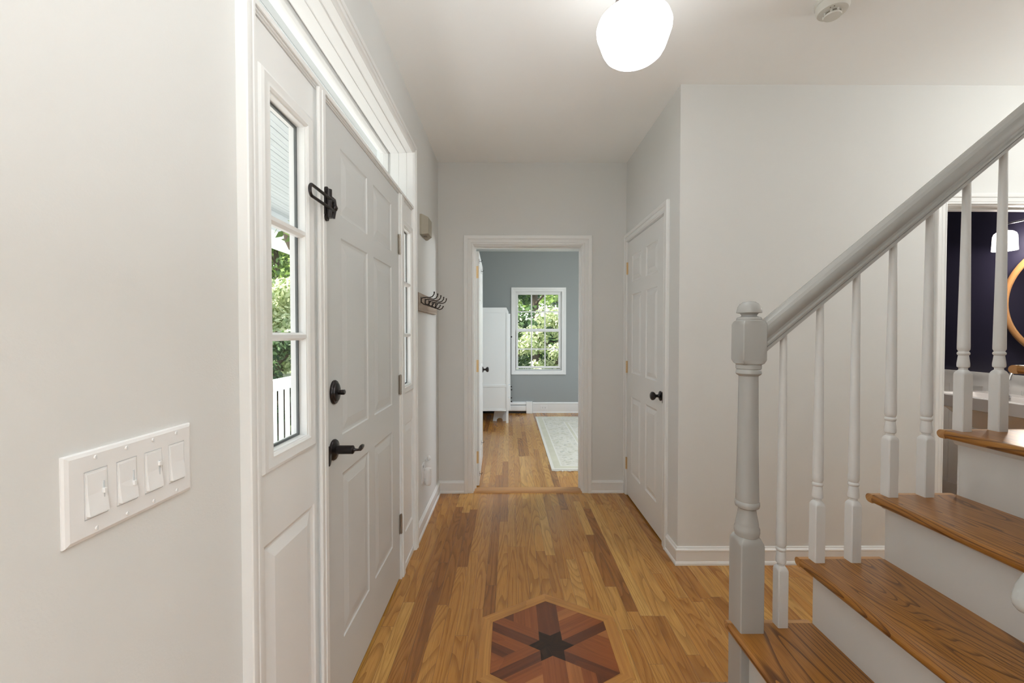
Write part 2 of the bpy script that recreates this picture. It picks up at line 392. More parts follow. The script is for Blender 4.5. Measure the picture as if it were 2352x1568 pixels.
w = MB(); wallbox(w, 1, 0.21, 0.33, 0.45, 4.5, 0, CZ, []); struct(w.build('wall_partition', M['wall']))
w = MB(); wallbox(w, 0, 4.5, 4.62, -3.3, YB, 0, CZ, []); struct(w.build('wall_right', M['wall']))
w = MB(); wallbox(w, 1, -3.4, -3.3, -0.78, 4.62, 0, CZ, [(0.9, 3.6, 0.4, 2.4)]); struct(w.build('wall_front', M['wall']))  # rear opening is unseen, added to let sky light into the hall
c = MB(); c.box((-0.78, -3.4, CZ), (4.65, YB + 0.065, CZ + 0.12)); struct(c.build('ceiling', M['ceil']))
c = MB(); c.box((-0.78, YB + 0.066, 2.70), (BX1 + 0.1, BY1 + 0.2, 2.82)); struct(c.build('ceiling_bedroom', M['ceil']))
w = MB(); wallbox(w, 1, BY1, BY1 + 0.12, -0.78, BX1, -0.1, 2.7, [(0.10, 0.88, 0.72, 2.035)]); struct(w.build('wall_bedroom_far', M['bluegray']))
w = MB(); wallbox(w, 0, -0.78, BX0, YB + 0.066, BY1 + 0.1, -0.1, 2.7, []); struct(w.build('wall_bedroom_left', M['bluegray']))
w = MB(); wallbox(w, 0, BX1, BX1 + 0.12, YB + 0.13, BY1 + 0.1, -0.1, 2.7, [(4.2, 6.4, 0.7, 2.2)]); struct(w.build('wall_bedroom_right', M['bluegray']))
w = MB(); wallbox(w, 0, PX, PX + 0.12, 2.05, YB, 0, CZ, []); wallbox(w, 1, YB - 0.01, YB + 0.06, 1.6, PX + 0.12, 0, CZ, []); wallbox(w, 0, 2.2, 2.28, YR + 0.11, YB, 0, CZ, [])
struct(w.build('wall_powder_room', M['navy']))

# ------------------------------------------------------------ mouldings
CAS = [(0, 0), (0, .45), (.04, .62), (.12, .62), (.17, .50), (.23, .66), (.48, .72), (.56, .62), (.62, .90), (.72, 1.0), (.92, 1.0), (.98, .88), (1.0, .7), (1.0, 0)]
def casprof(wd, th, d0=0.0): return [(d0 + a * wd, b * th) for a, b in CAS]
BASEP = [(0, 0), (0.019, 0), (0.019, 0.010), (0.015, 0.019), (0.0125, 0.021), (0.0125, 0.078), (0.015, 0.081), (0.014, 0.088), (0.009, 0.093), (0.006, 0.101), (0, 0.103)]
def base(mb, pts, inside=1, prof=BASEP, mi=0):
    """Sweep the baseboard profile along floor points; inside: which side it stands on."""
    n = len(pts); rows = []
    for i, p in enumerate(pts):
        d0 = Vector((pts[i][0] - pts[i - 1][0], pts[i][1] - pts[i - 1][1])).normalized() if i else None
        d1 = Vector((pts[i + 1][0] - pts[i][0], pts[i + 1][1] - pts[i][1])).normalized() if i < n - 1 else None
        if d0 is None: d0 = d1
        if d1 is None: d1 = d0
        n0 = Vector((-d0.y, d0.x)) * inside; n1 = Vector((-d1.y, d1.x)) * inside
        m = (n0 + n1); m = m / m.length_squared * 2 if m.length > 1e-6 else n0
        rows.append([(p[0] + m.x * t, p[1] + m.y * t, z) for t, z in prof])
    for a, b in zip(rows, rows[1:]):
        for k in range(len(prof)): mb.face((a[k], a[(k + 1) % len(prof)], b[(k + 1) % len(prof)], b[k]), mi)
    mb.face(rows[0], mi); mb.face(rows[-1], mi)
    return mb
mb = MB(); base(mb, [(XL, 2.594), (XL, YB), (-0.378, YB)], -1); struct(mb.build('baseboard_left', M['trim']))
mb = MB(); base(mb, [(0.684, YB), (XR - 0.018, YB)], -1); struct(mb.build('baseboard_back', M['trim']))
mb = MB(); base(mb, [(XR, 2.535), (XR, YR), (2.432, YR)], -1); struct(mb.build('baseboard_stair', M['trim']))
mb = MB(); base(mb, [(XL, -3.3), (XL, 0.914)], -1); struct(mb.build('baseboard_front', M['trim']))

# ------------------------------------------------------------ entry unit: frame, sidelights, transom, door
U0, U1 = 0.963, 2.545                 # clear opening of the unit
MY = lambda x0: (lambda u, z, t: (x0 + t, u, z))
t1 = root('trim_1', (XL, U0, 0)); struct(t1)
mb = MB(); mb.frame(MY(XL), U0, U1, 0.0, 2.420, [(0.001, 0), (0.001, 0.008), (0.005, 0.017), (0.009, 0.021), (0.016, 0.021), (0.018, 0.019), (0.026, 0.020), (0.028, 0.024), (0.038, 0.026), (0.046, 0.025), (0.048, 0.022), (0.048, 0)])
a1 = mb.build('casing', M['trim'], smooth=25)
mb = MB()
mb.frame(MY(-0.78), U0, U1, 0.0, 2.420, [(0, 0), (0, 0.1965), (0.013, 0.1965), (0.013, 0)])           # jambs and head
mb.frame(MY(-0.715), U0 + 0.0005, U1 - 0.0005, 2.101, 2.4195, [(0, 0.0), (0, 0.05), (-0.006, 0.047), (-0.008, 0.0)], closed=True)  # transom stop
mb.frame(MY(-0.715), U0 + 0.0005, U1 - 0.0005, 2.101, 2.4195, [(0, 0.0), (0, 0.096), (-0.003, 0.093), (-0.003, 0.0)], closed=True)
a2 = mb.build('frame', M['trim'])
mb = MB()
mb.box((-0.78, U0, 2.078), (-0.583, U1, 2.100)); mb.box((-0.583, U0 + 0.001, 2.082), (-0.577, U1 - 0.001, 2.097)); mb.box((-0.61, U0, 2.0745), (-0.588, U1, 2.0785))
a3 = mb.build('transom_bar', M['trim'], bevel=0.002)
posts = []
for (ya, yb, face) in ((1.292, 1.341, 1), (2.243, 2.2905, -1)):
    mb = MB(); mb.box((-0.670, ya, 0.0), (-0.582, yb, 2.08))
    if face > 0:
        mb.box((-0.584, ya - 0.012, 0.0), (-0.574, yb - 0.016, 2.078)); mb.box((-0.577, ya + 0.006, 0), (-0.5715, yb - 0.022, 2.078))
    else:
        mb.box((-0.584, ya + 0.018, 0.0), (-0.576, yb + 0.012, 2.078))
    posts.append(mb.build('post', M['trim'], bevel=0.002))
mb = MB(); mb.box((-0.78, U0, 0.0), (-0.600, U1, 0.014)); sill = mb.build('sill', M['thresh'])
adopt(t1, a1, a2, a3, sill, *posts)

DL = [(0, 0), (0.006, -0.0055), (0.014, -0.006), (0.022, -0.003), (0.040, -0.0005)]
DL = [(0, 0), (0.004, -0.004), (0.012, -0.007), (0.016, -0.007), (0.042, -0.001), (0.046, 0.0)]
def sidelight(name, ya, yb, ga, gb):
    """Fixed sidelight slab with a three-pane lite over a raised panel."""
    o = root(name, (DX, (ya + yb) / 2, 0)); struct(o)
    mb = MB()
    mb.panels(MY(DX), ya, yb, 0.03, 2.072, [(ga - 0.042, gb + 0.042, 0.20, 0.815)], DL, holes=[(ga, gb, 1.035, 1.925)])
    mb.panels(MY(DX - 0.045), ya, yb, 0.03, 2.072, [], DL, holes=[(ga, gb, 1.035, 1.925)])
    X0, X1 = DX - 0.045, DX
    for (u, a, b) in ((ya, 0.03, 2.072), (yb, 0.03, 2.072), (ga, 1.035, 1.925), (gb, 1.035, 1.925)): mb.face(((X0, u, a), (X1, u, a), (X1, u, b), (X0, u, b)))
    for (z, a, b) in ((0.03, ya, yb), (2.072, ya, yb), (1.035, ga, gb), (1.925, ga, gb)): mb.face(((X0, a, z), (X1, a, z), (X1, b, z), (X0, b, z)))
    mb.box((DX - 0.045, ya, 0.0), (DX + 0.006, yb, 0.03)) 
    s1 = mb.build('panel', M['trim'], bevel=0)
    mb = MB(); mb.frame(MY(DX), ga, gb, 1.035, 1.925, [(0.002, -0.022), (0.0, -0.018), (0.004, 0.004), (0.010, 0.008), (0.022, 0.006), (0.034, 0.009), (0.042, 0.006), (0.046, 0.0)], closed=True)
    s2 = mb.build('lite_frame', M['trim'], smooth=30)
    mb = MB()
    for z in (1.322, 1.618):
        mb.prism([(DX - 0.022, z - 0.011), (DX - 0.010, z - 0.011), (DX + 0.001, z - 0.005), (DX + 0.001, z + 0.005), (DX - 0.010, z + 0.011), (DX - 0.022, z + 0.011)], 1, ga - 0.002, gb + 0.002)
    s3 = mb.build('muntin', M['trim'])
    mb = MB(); mb.box((DX - 0.026, ga + 0.0005, 1.0355), (DX - 0.022, gb - 0.0005, 1.9245)); s4 = mb.build('glass', M['glass'])
    mb = MB(); mb.frame(MY(DX - 0.0215), ga + 0.006, gb - 0.006, 1.041, 1.919, [(0, -0.006), (0, 0.0), (0.006, 0.0), (0.006, -0.006)], closed=True); s5 = mb.build('spacer', M['rubber'])
    adopt(o, s1, s2, s3, s4, s5)
    for u in (ya + 0.02,):
        pass
    return o
sidelight('window_1', 0.985, 1.290, 1.044, 1.221)
sidelight('window_2', 2.291, 2.543, 2.333, 2.507)
o = root('window_3', (-0.69, 1.78, 2.11)); struct(o)
mb = MB(); mb.frame(MY(-0.755), U0 + 0.002, U1 - 0.002, 2.102, 2.418, [(0, 0.0), (0, 0.030), (-0.012, 0.026), (-0.016, 0.014), (-0.016, 0.0)], closed=True); s1 = mb.build('sash', M['trim'])
mb = MB(); mb.box((-0.740, U0 + 0.014, 2.114), (-0.736, U1 - 0.014, 2.406)); s2 = mb.build('glass', M['glass'])
adopt(o, s1, s2)

# front door slab
DY0, DY1, DZ0, DZ1 = 1.3455, 2.2405, 0.016, 2.073
d1 = root('door_1', (DX, DY1, 0)); struct(d1)
cl, cr_ = (1.478, 1.755), (1.832, 2.108)
rects = [(a, b, c_, d_) for (a, b) in (cl, cr_) for (c_, d_) in ((0.245, 0.835), (0.972, 1.665), (1.742, 1.978))]
FL = [(0, 0), (0.005, -0.0035), (0.012, -0.0045), (0.016, -0.0045), (0.048, -0.0005), (0.050, 0.0)]
mb = MB(); mb.panels(MY(DX), DY0, DY1, DZ0, DZ1, rects, FL)
mb.panels(MY(DX - 0.044), DY0, DY1, DZ0, DZ1, [], FL)
for u in (DY0, DY1): mb.face(((DX - .044, u, DZ0), (DX, u, DZ0), (DX, u, DZ1), (DX - .044, u, DZ1)))
for z in (DZ0, DZ1): mb.face(((DX - .044, DY0, z), (DX, DY0, z), (DX, DY1, z), (DX - .044, DY1, z)))
slab = mb.build('slab', M['door'])
mb = MB(); mb.box((-0.640, DY0 - 0.0045, 0.01), (DX - 0.004, DY0 - 0.0005, 2.07)); wst = mb.build('weatherstrip', M['dark'])
mb = MB(); mb.box((DX - 0.03, DY0 + 0.002, 0.010), (DX - 0.002, DY1 - 0.002, 0.0158)); sweep = mb.build('door_sweep', M['dark'])
adopt(d1, slab, wst, sweep)
def hinge(zc, X, Y, mat, facing='x', s=1):
    """Butt hinge: two leaves and a five-knuckle barrel."""
    mb = MB()
    h = 0.102
    for i in range(5):
        z0 = zc - h / 2 + i * h / 5
        mb.lathe([(0.0062, z0 + 0.0008), (0.0062, z0 + h / 5 - 0.0008)], (X + 0.006 * s, Y, 0), 12)
    mb.lathe([(0.0045, zc - h / 2 - 0.003), (0.0045, zc + h / 2 + 0.003)], (X + 0.006 * s, Y, 0), 12)
    mb.box((X - 0.0002 * s, Y - 0.017, zc - h / 2), (X + 0.0022 * s, Y, zc + h / 2))
    mb.box((X - 0.0002 * s, Y, zc - h / 2), (X + 0.0022 * s, Y + 0.017, zc + h / 2))
    for dy in (-0.010, 0.010):
        for dz in (-0.036, 0, 0.036): mb.lathe([(0.0032, X + 0.0022 * s), (0.0028, X + 0.003 * s)], (0, Y + dy, zc + dz), 8, axis=0)
    return mb.build('hinge', mat, smooth=40)
hs = [hinge(z, -0.590, 2.2425, M['nickel']) for z in (1.806, 1.057, 0.305)]
adopt(d1, *hs)
# deadbolt, lever, guard
mb = MB(); C_ = (0, 1.409, 1.133)
mb.lathe([(0.0, DX - 0.001), (0.036, DX - 0.001), (0.0365, DX + 0.005), (0.034, DX + 0.009), (0.029, DX + 0.010), (0.027, DX + 0.014), (0.020, DX + 0.016), (0.0, DX + 0.017)], C_, 32, axis=0, sx=0.92, sy=1.12, cap=False)
db = mb.build('deadbolt', M['black'], smooth=35)
mb = MB(); mb.lathe([(0.009, DX + 0.012), (0.0085, DX + 0.024), (0.0095, DX + 0.026), (0.0095, DX + 0.036), (0.007, DX + 0.038)], C_, 6, axis=0); tt = mb.build('thumb_turn', M['black'], smooth=20)
adopt(db, tt); 
mb = MB(); C_ = (0, 1.402, 0.940)
mb.lathe([(0.0, DX - 0.001), (0.035, DX - 0.001), (0.0355, DX + 0.004), (0.033, DX + 0.008), (0.024, DX + 0.010), (0.016, DX + 0.014), (0.0, DX + 0.015)], C_, 32, axis=0, cap=False)
rs_ = mb.build('rose', M['black'], smooth=35)
mb = MB(); mb.lathe([(0.0145, DX + 0.008), (0.0145, DX + 0.022), (0.0145, DX + 0.026), (0.0145, DX + 0.066), (0.0115, DX + 0.069), (0.006, DX + 0.070), (0.004, DX + 0.076)], (0, 1.402, 0.940), 20, axis=0)
mb.tube([(DX + 0.070, 1.402, 0.940), (DX + 0.078, 1.408, 0.938), (DX + 0.080, 1.416, 0.936), (DX + 0.080, 1.426, 0.936)], 0.003, 8, rs=[0.005, 0.004, 0.0045, 0.004])
mb.lathe([(0.0, 1.420), (0.007, 1.424), (0.0095, 1.434), (0.009, 1.450), (0.0045, 1.466), (0.0, 1.472)], (DX + 0.080, 0, 0.937), 12, axis=1, sx=0.5, sy=1.1, cap=False)
lv = mb.build('lever', M['black'], smooth=40)
adopt(d1, db, rs_, lv)
tg = root('door_guard', (-0.575, 1.315, 1.735), 'dark metal swing-bar door guard mounted high beside the entry door', 'door guard')
mb = MB(); mb.box((-0.578, 1.300, 1.700), (-0.566, 1.3405, 1.768)); mb.lathe([(0.010, 1.690), (0.010, 1.778)], (-0.562, 1.312, 0), 14); mb.lathe([(0.0115, -0.5735), (0.0115, -0.566)], (0, 1.313, 1.776), 14, axis=0); mb.lathe([(0.0115, -0.5735), (0.0115, -0.566)], (0, 1.313, 1.692), 14, axis=0)
g1 = mb.build('frame_bracket', M['black'], smooth=40, bevel=0)
mb = MB(); pts = []
for k in range(13):
    a = math.pi * (k / 12); pts.append((-0.556, 1.188 - 0.012 * math.sin(a), 1.7335 + 0.016 * math.cos(a)))
mb.tube([(-0.556, 1.335, 1.748)] + pts + [(-0.556, 1.335, 1.719)], 0.0048, 10); g2 = mb.build('swing_bar', M['black'], smooth=60)
mb = MB(); mb.box((DX - 0.001, 1.3465, 1.722), (DX + 0.004, 1.366, 1.760)); mb.tube([(DX + 0.004, 1.350, 1.762), (DX + 0.018, 1.350, 1.766), (DX + 0.028, 1.352, 1.757), (DX + 0.030, 1.354, 1.735), (DX + 0.024, 1.354, 1.700)], 0.006, 10, rs=[0.009, 0.009, 0.008, 0.008, 0.0075])
mb.lathe([(0.0, -0.011), (0.008, -0.008), (0.011, 0), (0.008, 0.008), (0.0, 0.011)], (DX + 0.030, 1.354, 1.733), 14, cap=False); g3 = mb.build('door_catch', M['black'], smooth=50)
adopt(tg, g1, g2, g3)
mb = MB(); mb.prism([(1.324, 0.908), (1.332, 0.912), (1.3385, 0.925), (1.3395, 0.940), (1.3385, 0.955), (1.332, 0.968), (1.324, 0.972)], 0, -0.574, -0.5705); sp = mb.build('strike_plate', M['black'])
adopt(t1, sp)

# ------------------------------------------------------------ bedroom doorway
MXn = lambda y0: (lambda u, z, t: (u, y0 - t, z))      # face towards -Y
MXp = lambda y0: (lambda u, z, t: (u, y0 + t, z))
t2 = root('trim_2', (0.15, YB, 0)); struct(t2)
mb = MB(); mb.frame(MXn(YB), -0.300, 0.608, 0.0, 2.064, casprof(0.078, 0.020)); k1 = mb.build('casing', M['trim'], smooth=25)
mb = MB(); mb.frame(MXn(YB + 0.130), -0.293, 0.601, 0.0, 2.060, [(0, 0), (0, 0.130), (0.018, 0.130), (0.018, 0)])
mb.frame(MXn(YB + 0.093), -0.293, 0.601, 0.0, 2.060, [(-0.011, 0), (-0.011, 0.035), (0, 0.035), (0, 0)]); k2 = mb.build('jamb', M['trim'])
mb = MB(); mb.prism([(YB - 0.012, 0.0), (YB - 0.004, 0.010), (YB + 0.010, 0.014), (YB + 0.085, 0.014), (YB + 0.098, 0.0)], 0, -0.299, 0.607, grain=0); k3 = mb.build('threshold', M['thresh'])
adopt(t2, k1, k2, k3)
mb = MB(); mb.frame(MXp(YB + 0.130), -0.300, 0.608, 0, 2.064, casprof(0.078, 0.018)); struct(mb.build('trim_3', M['trim'], smooth=25))
def six_panels(w_, h0, h1):
    st_, mid = 0.118, 0.105
    a = (st_, w_ / 2 - mid / 2); b = (w_ / 2 + mid / 2, w_ - st_)
    return [(p[0], p[1], c_, d_) for p in (a, b) for c_, d_ in ((0.215, 0.83), (1.015, 1.64), (1.735, 1.945))]
def interior_door(name, w_, z0, z1, th=0.035):
    """Door slab in its own space: u along +X from the hinge edge, faces at y=0 and y=-th."""
    o = root(name, (0, 0, 0))
    mb = MB(); rc = six_panels(w_, z0, z1)
    mb.panels(lambda u, z, t: (u, t, z), 0, w_, z0, z1, rc, DL)
    mb.panels(lambda u, z, t: (u, -th - t, z), 0, w_, z0, z1, rc, DL)
    for u in (0, w_): mb.face(((u, 0, z0), (u, -th, z0), (u, -th, z1), (u, 0, z1)))
    for z in (z0, z1): mb.face(((0, 0, z), (w_, 0, z), (w_, -th, z), (0, -th, z)))
    s = mb.build('slab', M['cdoor'], parent=o)
    return o
def knob(par, u, z, face, sgn, off=0.035):
    mb = MB()
    P = [(0.0, 0.0), (0.031, 0.0), (0.0315, 0.005), (0.026, 0.009), (0.012, 0.013), (0.009, 0.020), (0.010, 0.032), (0.022, 0.040), (0.0275, 0.049), (0.027, 0.058), (0.019, 0.065), (0.0, 0.067)]
    mb.lathe([(r_, face + sgn * h) for r_, h in P], (u, 0, z), 28, axis=1, cap=False)
    return mb.build('knob', M['black'], parent=par, smooth=40)
# bedroom door: hinge at left jamb, open a little past ninety degrees
bd = interior_door('door_2', 0.86, 0.016, 2.036); struct(bd)
bd.location = (-0.284, 3.595, 0); bd.rotation_euler = (0, 0, R(91.6))
bd.location.x = -0.2955
knob(bd, 0.797, 0.953, -0.035, -1); knob(bd, 0.797, 0.953, 0.0, 1)
for zc in (1.857, 1.052, 0.262):
    mb = MB(); mb.box((-0.0022, -0.030, zc - 0.052), (0.0002, -0.001, zc + 0.052)); mb.lathe([(0.0055, zc - 0.051), (0.0055, zc + 0.051)], (-0.004, 0.004, 0), 10)
    mb.build('hinge', M['brass'], parent=bd, smooth=40)
for (uu, zc) in ((0.02, 1.955), (0.40, 1.925), (0.45, 0.27), (0.02, 0.11)):
    mb = MB(); mb.box((uu, -0.037, zc - 0.02), (uu + 0.02, -0.035, zc + 0.02)); mb.tube([(uu + 0.01, -0.037, zc), (uu + 0.01, -0.055, zc - 0.004), (uu + 0.01, -0.062, zc + 0.010)], 0.0022, 6)
    mb.build('wire_hook', M['black'], parent=bd)

# ------------------------------------------------------------ closet door
t4 = root('trim_4', (XR, 3.0, 0)); struct(t4)
MC_ = lambda x0: (lambda u, z, t: (x0 - t, u, z))
mb = MB(); mb.frame(MC_(XR), 2.603, 3.430, 0.0, 2.078, [p for p in casprof(0.066, 0.020)])
for v in mb.bm.verts:
    if v.co.y > YB - 0.001: v.co.y = YB - 0.001
k1 = mb.build('casing', M['trim'], smooth=25, weld=False)
mb = MB(); mb.frame(MC_(XR + 0.11), 2.612, 3.424, 0.0, 2.073, [(0, 0), (0, 0.110), (0.009, 0.110), (0.009, 0)]); k2 = mb.build('jamb', M['trim'])
mb = MB(); mb.box((XR - 0.0005, 2.6045, 0.895), (XR - 0.012, 2.6105, 0.965)); k3 = mb.build('strike_plate', M['black'])
adopt(t4, k1, k2, k3)
cd = interior_door('door_3', 0.808, 0.014, 2.069); struct(cd)
cd.location = (XR + 0.033, 3.4215, 0); cd.rotation_euler = (0, 0, R(-90))
# local -Y face (y=-th) now looks to -X
knob(cd, 0.762, 0.932, -0.035, -1)
for zc in (1.862, 1.058, 0.265):
    mb = MB(); mb.box((-0.012, -0.0365, zc - 0.049), (0.014, -0.0345, zc + 0.049))
    for i in range(5): mb.lathe([(0.0058, zc - 0.049 + i * 0.0196 + 0.0008), (0.0058, zc - 0.049 + (i + 1) * 0.0196 - 0.0008)], (-0.001, -0.0405, 0), 10)
    mb.build('hinge', M['brass'], parent=cd, smooth=40)

# ------------------------------------------------------------ powder room opening
t5 = root('trim_5', (2.9, YR, 0)); struct(t5)
mb = MB(); mb.frame(MXn(YR), 2.492, 3.32, 0.0, 2.066, casprof(0.062, 0.020)); k1 = mb.build('casing', M['trim'], smooth=25)
mb = MB(); mb.frame(MXn(YR + 0.11), 2.496, 3.315, 0.0, 2.062, [(0, 0), (0, 0.110), (0.018, 0.110), (0.018, 0)])
mb.frame(MXn(YR + 0.085), 2.496, 3.315, 0.0, 2.062, [(-0.011, 0), (-0.011, 0.035), (0, 0.035), (0, 0)]); k2 = mb.build('jamb', M['trim'])
adopt(t5, k1, k2)

# ------------------------------------------------------------ light switches on the left wall
sw_ = root('light_switch_plate', (XL, 0.6585, 1.105), 'white four-gang light switch plate with three dimmers on the left wall', 'light switch')
px0 = XL
mb = MB()
y0, y1, z0, z1 = 0.5480, 0.7680, 1.0440, 1.1670
ZO = -0.006
centers = [0.5905 + 0.0475 * k for k in range(4)]
rects = [(c_ - 0.0172, c_ + 0.0172, 1.0720, 1.1393) for c_ in centers]
mb.panels(MY(px0 + 0.0062), y0 + 0.006, y1 - 0.006, z0 + 0.006, z1 - 0.006, rects, [(0, 0), (0.0003, -0.001), (0.0009, -0.002)])
L = [[(px0 + t, y0 + i, z0 + i), (px0 + t, y1 - i, z0 + i), (px0 + t, y1 - i, z1 - i), (px0 + t, y0 + i, z1 - i)] for i, t in ((0, 0), (0, 0.002), (0.0015, 0.0045), (0.006, 0.0062))]
for p, q in zip(L, L[1:]):
    for k in range(4): mb.face((p[k], p[(k + 1) % 4], q[(k + 1) % 4], q[k]))
kp = [mb.build('plate', M['plastic'])]
for n_, c_ in enumerate(centers):
    mb = MB()
    ya, yb, za, zb = c_ - 0.0157, c_ + 0.0157, 1.0735, 1.1378
    xb = px0 + 0.0046
    ra, rb = ya + 0.0018, yb - 0.0018
    mb.box((xb, ya, za), (xb + 0.0022, yb, zb))
    mb.prism([(xb, za + 0.0028), (xb + 0.0068, za + 0.0028), (xb + 0.0034, (za + zb) / 2), (xb + 0.0028, zb - 0.003), (xb, zb - 0.003)], 1, ra, rb)
    rk = mb.build('rocker', M['plastic']); kp.append(rk)
    if n_ < 3:
        mb = MB(); mb.box((xb + 0.003, rb - 0.0058, 1.0925), (xb + 0.0045, rb - 0.0042, 1.1195)); sl = mb.build('slider_slot', M['greypaint'])
        zz = (1.106, 1.0995, 1.115)[n_]
        mb = MB(); mb.box((xb + 0.003, rb - 0.0072, zz - 0.0035), (xb + 0.0070, rb - 0.0028, zz + 0.0035)); sl2 = mb.build('slider', M['plastic'], bevel=0.0005)
        adopt(rk, sl, sl2)
    for z in (1.0555, 1.1560):
        mb = MB(); mb.lathe([(0.0031, px0 + 0.0055), (0.0031, px0 + 0.0066), (0.0024, px0 + 0.0074)], (0, c_, z), 16, axis=0)
        mb.box((px0 + 0.0070, c_ - 0.0004, z - 0.0028), (px0 + 0.0075, c_ + 0.0004, z + 0.0028), 1)
        kp.append(mb.build('screw', [M['plastic'], M['greypaint']], smooth=40))
adopt(sw_, *kp)

# ------------------------------------------------------------ door chime, coat hooks, plug-in
ch = root('door_chime', (XL, 2.82, 2.04), 'taupe door chime box high on the wall beside the entry', 'door chime')
mb = MB()
def frus(mb, x0, x1, a, b, mi=0):
    A = [(x0, a[0], a[2]), (x0, a[1], a[2]), (x0, a[1], a[3]), (x0, a[0], a[3])]; B = [(x1, b[0], b[2]), (x1, b[1], b[2]), (x1, b[1], b[3]), (x1, b[0], b[3])]
    mb.face(A[::-1], mi); mb.face(B, mi)
    for k in range(4): mb.face((A[k], A[(k + 1) % 4], B[(k + 1) % 4], B[k]), mi)
    return mb
frus(mb, XL, XL + 0.014, (2.765, 2.965, 1.985, 2.118), (2.765, 2.965, 1.985, 2.118)); frus(mb, XL + 0.014, XL + 0.050, (2.765, 2.965, 1.985, 2.118), (2.802, 2.928, 1.998, 2.106))
c1 = mb.build('housing', M['taupe'], bevel=0.0015)
mb = MB(); mb.box((XL + 0.012, 2.82, 1.9835), (XL + 0.034, 2.86, 1.9855)); c2 = mb.build('sounder_grille', M['taupe_d'])
adopt(ch, c1, c2)
hk = root('coat_hook_rack', (XL, 2.94, 1.53), 'weathered wood coat rack with five black double hooks', 'coat rack')
M['greywood'] = wood('weathered_grey_wood', srgb(190, 178, 164), srgb(172, 158, 144), srgb(140, 124, 110), ring=8, rstr=0.3, rough=0.7)
M['brownwood'] = wood('dark_brown_end_grain', srgb(96, 76, 62), srgb(82, 64, 52), srgb(66, 50, 42), ring=8, rstr=0.2, rough=0.7)
mb = MB(); mb.box((XL, 2.615, 1.477), (XL + 0.022, 3.285, 1.589), 0, grain=1); mb.box((XL, 2.612, 1.477), (XL + 0.022, 2.615, 1.589), 1, grain=2); hkids = [mb.build('board', [M['greywood'], M['brownwood']])]
for k in range(5):
    y = 2.69 + 0.129 * k; x = XL + 0.022
    mb = MB(); mb.lathe([(0.0, x - 0.001), (0.012, x - 0.001), (0.011, x + 0.003), (0.006, x + 0.006), (0.0, x + 0.007)], (0, y, 1.545), 14, axis=0, sx=0.8, sy=1.9, cap=False)
    mb.tube([(x, y, 1.552), (x + 0.012, y, 1.560), (x + 0.034, y, 1.563), (x + 0.058, y, 1.562), (x + 0.074, y, 1.568), (x + 0.084, y, 1.582), (x + 0.086, y, 1.592)], 0.0036, 8)
    mb.tube([(x, y, 1.548), (x + 0.004, y, 1.532), (x + 0.018, y, 1.519), (x + 0.036, y, 1.514), (x + 0.052, y, 1.521), (x + 0.060, y, 1.534)], 0.0036, 8)
    for p in ((x + 0.086, y, 1.595), (x + 0.061, y, 1.537)): mb.lathe([(0.0, -0.005), (0.004, -0.003), (0.0055, 0), (0.004, 0.004), (0.0, 0.0055)], p, 10, cap=False)
    hkids.append(mb.build('hook', M['iron'], smooth=50))
adopt(hk, *hkids)
pl = root('plug_in_air_freshener', (XL, 2.86, 0.37), 'white plug-in air freshener on the outlet low beside the entry', 'air freshener')
mb = MB(); mb.box((XL, 2.792, 0.318), (XL + 0.005, 2.872, 0.446)); q1 = mb.build('outlet_cover', M['plastic'], bevel=0.0015)
q2 = []
for y in (2.822, 2.838):
    mb = MB(); mb.box((XL + 0.005, y, 0.417), (XL + 0.0058, y + 0.004, 0.433)); q2.append(mb.build('socket_slot', M['dark']))
mb = MB(); mb.lathe([(0.0, 0.286), (0.012, 0.288), (0.019, 0.296), (0.021, 0.315), (0.021, 0.395), (0.020, 0.404), (0.012, 0.409), (0.0, 0.410)], (XL + 0.030, 2.86, 0), 20, sx=1.15, sy=0.9, cap=False); mb.box((XL + 0.004, 2.848, 0.34), (XL + 0.03, 2.872, 0.39)); q3 = mb.build('body', M['plastic'], smooth=50)
mb = MB(); mb.lathe([(0.0, 0.438), (0.009, 0.440), (0.014, 0.450), (0.012, 0.463), (0.004, 0.472), (0.0, 0.474)], (XL + 0.024, 2.93, 0), 16, cap=False); mb.tube([(XL + 0.002, 2.93, 0.44), (XL + 0.024, 2.93, 0.445)], 0.006, 8); q4 = mb.build('night_light_bulb', M['plastic'], smooth=50)
adopt(pl, q1, q3, q4, *q2)

# ------------------------------------------------------------ ceiling light and detector
LC = (0.462, 1.57)
cl_ = root('ceiling_light', (LC[0], LC[1], CZ), 'lit schoolhouse ceiling light with opal glass shade and bronze fitter', 'ceiling light')
mb = MB(); mb.lathe([(0.070, CZ), (0.072, CZ - 0.012), (0.064, CZ - 0.022), (0.030, CZ - 0.030), (0.018, CZ - 0.040), (0.018, CZ - 0.090), (0.030, CZ - 0.098), (0.058, CZ - 0.106), (0.062, CZ - 0.145), (0.068, CZ - 0.180), (0.075, CZ - 0.200), (0.075, CZ - 0.228)], (*LC, 0), 40); b1 = mb.build('fitter', M['bronze'], smooth=40)
G = [(0.066, 2.536), (0.070, 2.524), (0.094, 2.518), (0.117, 2.507), (0.130, 2.491), (0.136, 2.470), (0.1345, 2.450), (0.128, 2.428), (0.120, 2.400), (0.113, 2.378), (0.104, 2.360), (0.090, 2.346), (0.070, 2.338), (0.050, 2.335), (0.030, 2.331), (0.014, 2.326), (0.006, 2.3235), (0.0, 2.323)]
